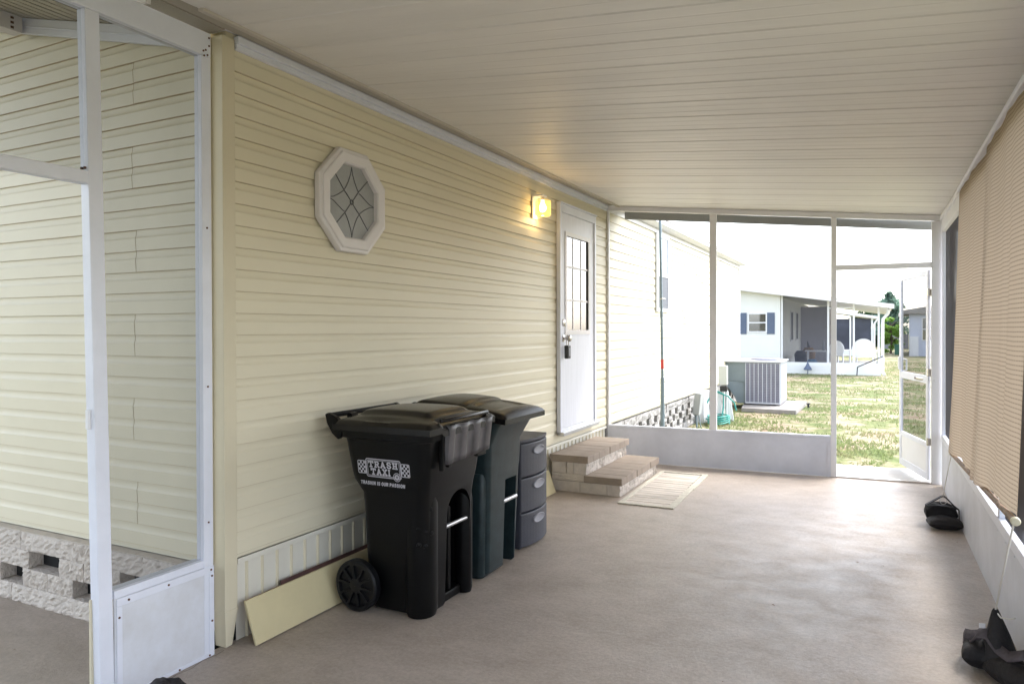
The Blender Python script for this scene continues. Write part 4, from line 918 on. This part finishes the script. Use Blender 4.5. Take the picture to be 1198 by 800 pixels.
PD = MB(); PD.prism([(.40, 13.9), (1.36, 13.85), (1.40, 15.7), (.2, 15.8)], -.1, -.02, 'z'); tag(PD.build('concrete_pad', mat('grey_pad', (.30, .28, .265), .9, var=.15, vscale=5), bevel=.012), 'concrete pad under the air conditioner on the lawn', 'concrete pad')
AC = empty('air_conditioner', (.70, 14.9, 0), 'large grey outdoor air conditioner with louvred side on a concrete pad', 'air conditioner')
t = MB(); t.box(.382, 1.02, 14.51, 15.60, 0, .80); t.build('cabinet', ACG, AC, bevel=.01)
t = MB(); t.prism([(-.07, 14.58), (.379, 14.512), (.379, 15.4), (-.07, 15.4)], .42, .80, 'z')
t.build('duct_cabinet', ACT, AC, bevel=.008)
t = MB(); t.prism([(-.04, .419), (.379, .419), (.379, .0), (.22, .0), (.17, .12)], 14.54, 15.3, 'y'); t.build('duct_elbow', ACT, AC, bevel=.008)
t = MB(); t.box(-.09, 1.05, 14.47, 15.64, .802, .832); t.build('top_panel', ACTOP, AC, bevel=.008)
t = MB(); disc(t, (.70, 14.98, .833), 'z', .26, .02, 28, [(0, .30), (.03, .29), (.035, .05)]); t.build('fan_guard', ACV, AC, smooth=True)
t = MB()
for k in range(8):
    x0 = .392+k*.0775
    t.box(x0, x0+.068, 14.500, 14.5095, .05, .775)
lo = t.build('louvre_panel', ACV, AC)
t = MB()
for k in range(8):
    x0 = .392+k*.0775
    for z in np.arange(.06, .77, .032): t.box(x0+.004, x0+.064, 14.494, 14.4995, z, z+.009)
t.build('louvre_slats', mat('ac_slats', (.25, .26, .32), .5), lo)
t = MB()
for k in range(9): t.box(.385+k*.0775-.002, .385+k*.0775+.007, 14.488, 14.50, .03, .79)
t.box(.382, 1.02, 14.489, 14.4995, .01, .0295); t.build('guard_bars', ACTOP, AC)
t = MB()
for k in range(12): t.box(1.0205, 1.026, 14.56+k*.085, 14.60+k*.085, .08, .74)
t.build('side_louvres', ACTOP, AC)
t = MB(); t.tube([(1.46, 15.2, -.1), (1.46, 15.2, -.03)], .02, 8); disc(t, (1.46, 15.2, -.03), 'z', .04, .02, 12); tag(t.build('sprinkler_head', DKSTUFF), 'small dark sprinkler head in the grass right of the concrete pad', 'sprinkler')

# ------------------------------------------------------------ neighbour's house
N = empty('neighbour_house', (0, 28, -.1), 'white mobile home with slate shutters and a screened porch, behind the air conditioner', 'house')
Y0 = 26.5
def nz(x): return 2.60-(x+.35)*.147     # roof edge falls to the right
t = MB(); t.prism([(-7, .0), (-.32, 0), (-.32, nz(-.32)), (-2.5, nz(-2.5)), (-7, nz(-2.5)-.6)], Y0, Y0+.15, 'y')
ZR = .2
t2 = MB(); t2.v = list(t.v); t2.f = list(t.f)
for k in range(24): t2.box(-7, -.325, Y0-.012, Y0-.001, .02+k*.11, .02+k*.11+.105) if .02+k*.11+.105 < 2.55 else None
t2.build('front_wall', SIDEW, N)
t = MB(); t.prism([(-.36, Y0+.151), (-.32, Y0+.151), (-.32, 38), (-.36, 38)], -.1, 2.55, 'z')
for k in range(20): t.box(-.319, -.300, Y0+.16, 38, .25+k*.112, .25+k*.112+.104)
t.build('porch_side_wall', SIDEW, N)
t = MB(); t.add([(x, y, nz(x)+z) for x in (-2.9, 3.12) for y in (26.1, 38) for z in (.0, .13)], [(0,1,3,2),(4,6,7,5),(0,4,5,1),(2,3,7,6),(0,2,6,4),(1,5,7,3)]); t.build('porch_roof', WHITE2, N)
t = MB(); t.prism([(-2.9, nz(-2.9)+.13), (-2.9, nz(-2.9)), (-7.5, nz(-2.9)-.65), (-7.5, nz(-2.9)-.5)], 26.1, 38, 'y'); t.build('main_roof', ROOFS, N)
t = MB(); t.tube([(-.80, 28, 2.7), (-.80, 28, 2.98)], .05, 10); t.build('vent_pipe', ZINC, N)
# porch base, rail, posts
t = MB(); t.box(-.319, 2.79, Y0-.02, Y0+.04, -.1, .30)
for z in (.02, .13, .24): t.box(-.315, 2.785, Y0-.032, Y0-.0205, z-.1, z)
t.box(2.73, 2.79, Y0+.041, 34, -.1, .30); t.build('porch_base', SIDEW, N)
for x in (-.27, 1.20, 1.98, 2.72):
    MB().box(x-.03, x+.03, Y0, Y0+.06, .301, nz(x)-.002).build('porch_post', WHITE2, N)
for y in (28.5, 30.5, 32.5): MB().box(2.70, 2.76, y, y+.06, .301, nz(2.75)-.002).build('porch_post', WHITE2, N)
t = MB(); t.box(-.24, 2.69, Y0+.005, Y0+.05, 1.99, 2.03) if False else t.box(1.231, 1.949, Y0+.005, Y0+.05, nz(1.6)-.20, nz(1.6)-.16); t.build('porch_rail', WHITE2, N)
SCRN = screen_mat('porch_screen', (.075, .08, .10), .55)
t = MB(); t.add([(-.24, Y0+.03, .30), (1.17, Y0+.03, .30), (1.17, Y0+.03, nz(1.2)), (-.24, Y0+.03, nz(-.24))], [(0,1,2,3)]); t.build('porch_screen', SCRN, N)
MB().box(-.32, 2.76, 27.0, 34, -.1, .08).build('porch_floor', mat('porch_floor_grey', (.30, .29, .29), .8), N)
t = MB(); t.box(-.3, .9, 33.9, 34, .08, 2.4); t.build('porch_back_wall', mat('porch_back', (.38, .36, .40), .7), N)
wm = MB()
for (a, b, c, d) in ((-.98+0, -.98+.05, 0, 0),): pass
def win(name, x0, x1, z0, z1, yy, par):
    w_ = MB(); f = .045
    for (a, b, c, d) in ((x0-f, x0, z0-f, z1+f), (x1, x1+f, z0-f, z1+f), (x0, x1, z0-f, z0), (x0, x1, z1, z1+f), (x0, x1, (z0+z1)/2-.02, (z0+z1)/2+.02)): w_.box(a, b, yy-.04, yy-.012, c, d)
    o = w_.build(name, WHITE2, par); MB().box(x0, x1, yy-.02, yy-.0125, z0, z1).build('pane', GLASSD, o); return o
win('window', -1.36, -.80, 1.36, 1.96, Y0, N)
for x0 in (-1.70, -.76):
    t = MB(); t.box(x0, x0+.26, Y0-.034, Y0-.0125, 1.26, 2.01)
    t.box(x0+.05, x0+.21, Y0-.040, Y0-.0345, 1.68, 1.93); t.box(x0+.05, x0+.21, Y0-.040, Y0-.0345, 1.34, 1.60); t.build('shutter', SLATE, N, bevel=.004)
# side wall windows in the porch
for y0_ in (29.5, 31.5):
    t = MB(); t.box(-.299, -.27, y0_, y0_+.8, .95, 2.15); o = t.build('window', WHITE2, N); MB().box(-.2695, -.262, y0_+.06, y0_+.74, 1.02, 2.08).build('pane', GLASSD, o)
t = MB(); 
for k in range(6): t.tube([(.28, 30+k*.22, .08), (.28, 30+k*.22, .95-.05*k)], .012, 6)
t.tube([(.28, 30, .95), (.28, 31.1, .70)], .018, 6); t.build('stair_rail', DKSTUFF, N)
# downspout
t = MB(); t.tube([(3.02, 26.3, nz(3.02)-.02), (2.98, 26.38, 1.92), (2.84, 26.46, 1.75), (2.83, 26.47, 1.5), (2.83, 26.47, .0), (2.90, 26.40, -.07)], .05, 8); t.build('downspout', WHITE2, N, smooth=True)
t = MB(); t.box(-2.9, 3.14, 26.06, 26.099, 0, .001) if False else t.add([(x, y, nz(x)+z) for x in (-2.9, 3.16) for y in (26.03, 26.098) for z in (.0, .14)], [(0,1,3,2),(4,6,7,5),(0,4,5,1),(2,3,7,6),(0,2,6,4),(1,5,7,3)]); t.build('roof_edge', FRAMEPK, N)
# porch furniture
def patio_chair(name, loc, rz_, s, label, grp):
    A = empty(name, loc, label, 'chair', grp, rz_)
    t = MB(); R_ = .34*s
    def fan(u, v):  # fan back
        a = lerp(radians(-10), radians(190), u); return (R_*cos(a)*v, .18+.06*v*sin(a), .50+.02+R_*1.15*sin(a)*v+.10)
    n = 24; prof_ = [(R_*cos(a)*1.0, .62+R_*1.1*sin(a)) for a in np.linspace(radians(-35), radians(215), n)]
    t.prism(prof_, .20, .225, 'y'); t.build('backrest', PLASTW, A, local=True, bevel=.005)
    t = MB()
    for k in range(-4, 5): 
        x = k*.065*s; h = math.sqrt(max(.01, 1-(abs(x)/(R_*1.05))**2)); t.box(x-.006, x+.006, .193, .1995, .52, .62+R_*.95*h)
    t.build('back_slats', HANDP, A, local=True)
    MB().box(-.27*s, .27*s, -.27, .22, .40, .43).build('seat', PLASTW, A, local=True, bevel=.01)
    for sx in (-1, 1):
        MB().box(sx*.28*s-.03, sx*.28*s+.03, -.27, .22, .60, .625).build('armrest', PLASTW, A, local=True, bevel=.008)
        for yy in (-.25, .17): MB().box(sx*.27*s-.022, sx*.27*s+.022, yy, yy+.045, 0, .60).build('leg', PLASTW, A, local=True, bevel=.005)
    return A
patio_chair('patio_chair', (2.30, 27.35, .08), radians(170), 1.08, 'white round-backed patio chair, right one on the neighbour porch', 'white patio chairs on the neighbour porch')
patio_chair('patio_chair', (1.50, 28.2, .08), radians(150), .85, 'white patio chair, left and farther one on the neighbour porch', 'white patio chairs on the neighbour porch')
T_ = empty('patio_table', (.75, 28.2, .08), 'pale rectangular table cluttered on the neighbour porch behind the screen', 'table')
MB().box(.35, 1.15, 27.9, 28.5, .62, .66).build('tabletop', PLASTW, T_)
for x in (.42, 1.06):
    for y in (27.95, 28.42): MB().box(x, x+.04, y, y+.04, .08, .6195).build('leg', PLASTW, T_)
for i, (x, y, z, rx, rz_, m, nm, lb) in enumerate(((.15, 28.6, .08, .22, .55, DKSTUFF, 'planter', 'dark planter left of the table on the neighbour porch'), (.62, 27.55, .08, .18, .28, BLUET, 'tub', 'blue tub under the table on the neighbour porch'), (.95, 28.9, .66, .06, .32, HANDP, 'bottle', 'pale bottle on the neighbour porch table'), (.35, 29.6, .08, .25, .65, BRNT, 'plant_pot', 'brown plant pot behind the table on the neighbour porch'))):
    if nm == 'bottle': y = 28.2
    t = MB(); t.loft([[(x+r*cos(2*pi*k/14), y+r*sin(2*pi*k/14), z+h+.001) for k in range(14)] for r, h in ((rx*.75, 0), (rx*.9, rz_*.4), (rx, rz_*.75), (rx*.6, rz_))]); tag(t.build(nm, m, smooth=True), lb, nm.replace('_', ' '))
t = MB(); t.loft([[(.578+r*cos(2*pi*k/12), 26.3+r*sin(2*pi*k/12), z) for k in range(12)] for r, z in ((.13, .05), (.13, .09), (.06, .20), (.02, .30), (.01, .36))]); t.tube([(.578, 26.3, -.1), (.578, 26.3, .05)], .015); tag(t.build('garden_lantern', SLATE), 'small grey blue cone lantern on the lawn before the porch base', 'lantern')
t = MB(); t.tube([(2.1, 26.3, .18), (2.85, 26.2, .55)], .018, 8); t.tube([(2.1, 26.3, .18), (2.08, 26.3, -.1)], .018, 8); tag(t.build('metal_handrail', DKSTUFF), 'dark sloping handrail at the right end of the neighbour porch base', 'handrail')
# second neighbour house and its dark porch
F = empty('far_house', (0, 45, -.1), 'farther white house with a dark screened porch, seen through the neighbour porch', 'house')
fz = lambda x: 2.52-(x-.3)*.165
t = MB(); t.add([(x, y, fz(x)+z) for x in (-3, 2.75) for y in (44.7, 52) for z in (-.14, .0)], [(0,1,3,2),(4,6,7,5),(0,4,5,1),(2,3,7,6),(0,2,6,4),(1,5,7,3)]); t.build('roof', WHITE2, F)
t = MB(); t.box(-3, -1.0, 45, 45.2, -.1, 2.75); t.box(-1, 2.5, 45, 45.1, -.1, .25); t.build('wall', SIDEW, F)
for x in (-1, .35, 1.3, 2.40): MB().box(x, x+.09, 45, 45.09, .251, fz(x)-.15).build('post', WHITE2, F)
t = MB(); t.box(-.95, 2.38, 45.10, 45.12, .25, 2.0); t.build('porch_screen', mat('deep_screen', (.045, .05, .075), .6, var=.3, vscale=1.5), F)
t = MB(); t.tube([(2.7, 44.8, 1.95), (2.56, 44.9, 1.7), (2.55, 44.92, 0)], .05, 8); t.build('downspout', WHITE2, F)
# third house to the right (seen through the screen door)
F3 = empty('far_house', (6, 46, -.1), 'distant pale house with a grey roof seen through the screen door', 'house')
t = MB(); t.box(4.3, 12, 46, 46.2, -.1, 2.35); t.build('wall', mat('pale_lilac_wall', (.55, .58, .68), .7), F3)
t = MB(); t.prism([(4.0, 2.25), (12.3, 2.25), (12.3, 2.45), (8.2, 3.2), (4.0, 2.45)], 45.6, 56, 'y'); t.build('roof', ROOFS, F3)
o = win('window', 4.95, 5.5, .8, 2.0, 46, F3); o = win('window', 7.2, 8.0, .9, 2.0, 46, F3)
t = MB(); t.box(4.32, 4.75, 45.9, 45.999, -.1, 1.0); t.build('white_door_panel', WHITE2, F3)
t = MB(); t.loft([rrect(3.62, 3.98, 47.8, 48.15, .04, z) for z in (-.1, .45)]); t.loft([rrect(3.58, 4.02, 47.76, 48.19, .05, z) for z in (.451, .51)]); tag(t.build('green_bin', GBIN), 'small dark green bin standing alone on the far lawn', 'bin')
t = MB()
for k in range(12): t.box(3.0+k*.62, 3.58+k*.62, 61.5, 61.56, -.1, 1.0)
tag(t.build('fence', mat('fence_grey', (.22, .22, .23), .8)), 'low grey fence beyond the far lawn under the trees', 'fence')

# ------------------------------------------------------------ trees and grass
def leaves(mb_pts, size, name, m, par):
    n = len(mb_pts); P = np.array(mb_pts); a = rng.normal(size=(n, 3)); a /= np.linalg.norm(a, axis=1)[:, None]; b = np.cross(a, rng.normal(size=(n, 3))); b /= np.linalg.norm(b, axis=1)[:, None]
    s = size*(.6+.8*rng.random((n, 1))); V = np.stack([P-a*s, P+b*s*.55, P+a*s, P-b*s*.55], 1).reshape(-1, 3)
    me = bpy.data.meshes.new(name); off = np.array(world_loc(par)); me.from_pydata((V-off).tolist(), [], [(4*i, 4*i+1, 4*i+2, 4*i+3) for i in range(n)]); me.materials.append(m)
    o = bpy.data.objects.new(name, me); COL.objects.link(o); o.parent = par; return o
def tree(name, x, y, h, r, zc, m, label, kind='round', n=5000, size=.16, group=None):
    T = empty(name, (x, y, -.1), label, 'tree', group); t = MB(); t.tube([(x, y, -.1), (x+.06, y, h*.35), (x-.04, y, h*.8)], [.16*h/5, .11*h/5, .03], 8)
    limbs = []
    for k in range(9):
        a = 2*pi*k/9+rng.random(); z0 = h*(.25+.5*k/9); e = Vector((x+r*.7*cos(a), y+r*.7*sin(a), z0+r*.45)); t.tube([(x, y, z0), tuple(Vector((x, y, z0)).lerp(e, .5)+Vector((0, 0, .08))), tuple(e)], [.05, .03, .012], 5); limbs.append(e)
    t.build('trunk', BARK, T, smooth=True)
    pts = []
    if kind == 'round':
        cl = [(rng.normal(size=3)) for _ in range(34)]; cs = []
        for c in cl: c = c/np.linalg.norm(c)*(.35+.6*rng.random()); cs.append((x+c[0]*r, y+c[1]*r, zc+c[2]*(h-zc)*.95))
        for c in cs:
            rr_ = r*(.22+.16*rng.random())
            for _ in range(n//34): d = rng.normal(size=3); d = d/np.linalg.norm(d)*rng.random()**.45*rr_; pts.append((c[0]+d[0], c[1]+d[1], c[2]+d[2]*.8))
    else:
        for _ in range(n):
            u = rng.random()**.8; z = zc+(h-zc)*u; rad = r*(1-u)**.5*(.75+.35*sin(z*6+rng.integers(3)))*rng.random()**.35; a = rng.random()*2*pi; lob = 1+.25*sin(a*5+z*2)
            pts.append((x+rad*lob*cos(a), y+rad*lob*sin(a), z+rng.normal()*.06))
    leaves(pts, size, 'crown', m, T); return T
tree('conifer', 3.55, 62, 4.1, 1.5, .9, LEAFB, 'blue green conifer rising behind the neighbour porch roof', 'cone', 4500, .15)
tree('leafy_tree', 3.45, 50, 2.28, .72, 1.0, LEAFG, 'bright green bushy tree beside the neighbour downspout', 'round', 2600, .075)
tree('leafy_tree', 2.0, 66, 3.3, 1.6, 1.6, LEAFD, 'darker tree behind the farther porch roof', 'round', 5000, .15)
tree('leafy_tree', 9.5, 64, 3.4, 2.2, 1.5, LEAFD, 'dark tree beyond the distant pale house, right of the conifer', 'round', 5000, .17)
tree('leafy_tree', 14, 30, 6, 2.6, 3.4, LEAFD, 'broad dark tree out on the right lawn', 'round', 6000, .2)

# grass tufts: one sheet of blades over the lawn
n = 42000
yy = 7.9+30*rng.random(n)**1.5; xx = -.5+(8.5*rng.random(n))*(.35+.65*(yy-7.9)/30); 
def pn(x, y, s, ph): return np.sin(x*s+ph)*np.cos(y*s*.8+ph*1.7)+.6*np.sin(x*s*2.3+y*s*1.9+ph*3)+.4*np.sin(y*s*4.1-x*s*2.7+ph)
dens = pn(xx, yy, 1.7, 1.)+.5*pn(xx, yy, 6, 2.)+rng.normal(size=n)*.5
keep = (dens > .15) & ~((xx > 1.6) & (xx < 4.7) & (yy < 8.75)) & ~((xx > .1) & (xx < 1.45) & (yy > 13.8) & (yy < 15.9)) & ~((xx < .03) & (yy < 16.2)) & ~((yy > 26.4) & (xx < 2.9))
xx, yy = xx[keep], yy[keep]; n = len(xx); V = []; 
a = rng.random(n)*2*pi; h = .022+.035*rng.random(n); w_ = .006+.006*rng.random(n); lx, ly = rng.normal(0, .02, n), rng.normal(0, .02, n)
P0 = np.stack([xx-np.cos(a)*w_*1.5, yy-np.sin(a)*w_*1.5, np.full(n, -.1)], 1); P1 = np.stack([xx+np.cos(a)*w_*1.5, yy+np.sin(a)*w_*1.5, np.full(n, -.1)], 1); P2 = np.stack([xx+lx, yy+ly, -.1+h], 1)
V = np.stack([P0, P1, P2], 1).reshape(-1, 3); me = bpy.data.meshes.new('grass'); me.from_pydata(V.tolist(), [], [(3*i, 3*i+1, 3*i+2) for i in range(n)]); me.materials.append(GRASSM)
for gm__ in (GRASSM, LEAFB, LEAFG, LEAFD):      # thin leaves let light through
    gn = gm__.node_tree; gp = gn.nodes['Principled BSDF']; tl = gn.nodes.new('ShaderNodeBsdfTranslucent'); gx = gn.nodes.new('ShaderNodeMixShader'); gx.inputs[0].default_value = .5
    gn.links.new(gp.inputs['Base Color'].links[0].from_socket, tl.inputs[0]); gn.links.new(gp.outputs[0], gx.inputs[1]); gn.links.new(tl.outputs[0], gx.inputs[2])
    gn.links.new(gx.outputs[0], [q_ for q_ in gn.nodes if q_.type == 'OUTPUT_MATERIAL'][0].inputs[0])
go = bpy.data.objects.new('grass', me); COL.objects.link(go); tag(go, 'patchy green and straw coloured grass blades over the sandy lawn', 'grass', kind='stuff')

# hairline crack in the slab and a little litter
t = MB(); pts = [(.005, 2.315), (.012, 2.26), (.001, 2.20), (.022, 2.13), (.012, 2.06), (.034, 1.98), (.030, 1.90), (.05, 1.80), (.045, 1.6), (.07, 1.4)]
for (a, b), (c, d) in zip(pts[:-1], pts[1:]): t.add([(a-.0012, b, .0008), (a+.0012, b, .0008), (c+.0010, d, .0008), (c-.0010, d, .0008)], [(0, 1, 2, 3)])
t.build('floor_crack', DKSTUFF)['kind'] = 'structure'
t = MB()
for k in range(46):
    x, y = (rng.random()*3.1+.05, 1.6+rng.random()*5.9) if k < 26 else ((-rng.random()*1.2-.1, 1.2+rng.random()*.95) if k < 34 else (3.05+rng.random()*.12, 2.5+rng.random()*5))
    a = rng.random()*6.28; L = .004+.012*rng.random()**2; w_ = L*.35; c_, s_ = cos(a), sin(a)
    t.add([(x-c_*L, y-s_*L, .0015), (x+s_*w_, y-c_*w_, .003), (x+c_*L, y+s_*L, .0025), (x-s_*w_, y+c_*w_, .0035)], [(0, 1, 2, 3)])
tag(t.build('leaf_litter', mat('dry_leaf', (.16, .09, .05), .8)), 'tiny dry leaf bits scattered over the concrete floor', 'leaf litter', kind='stuff')
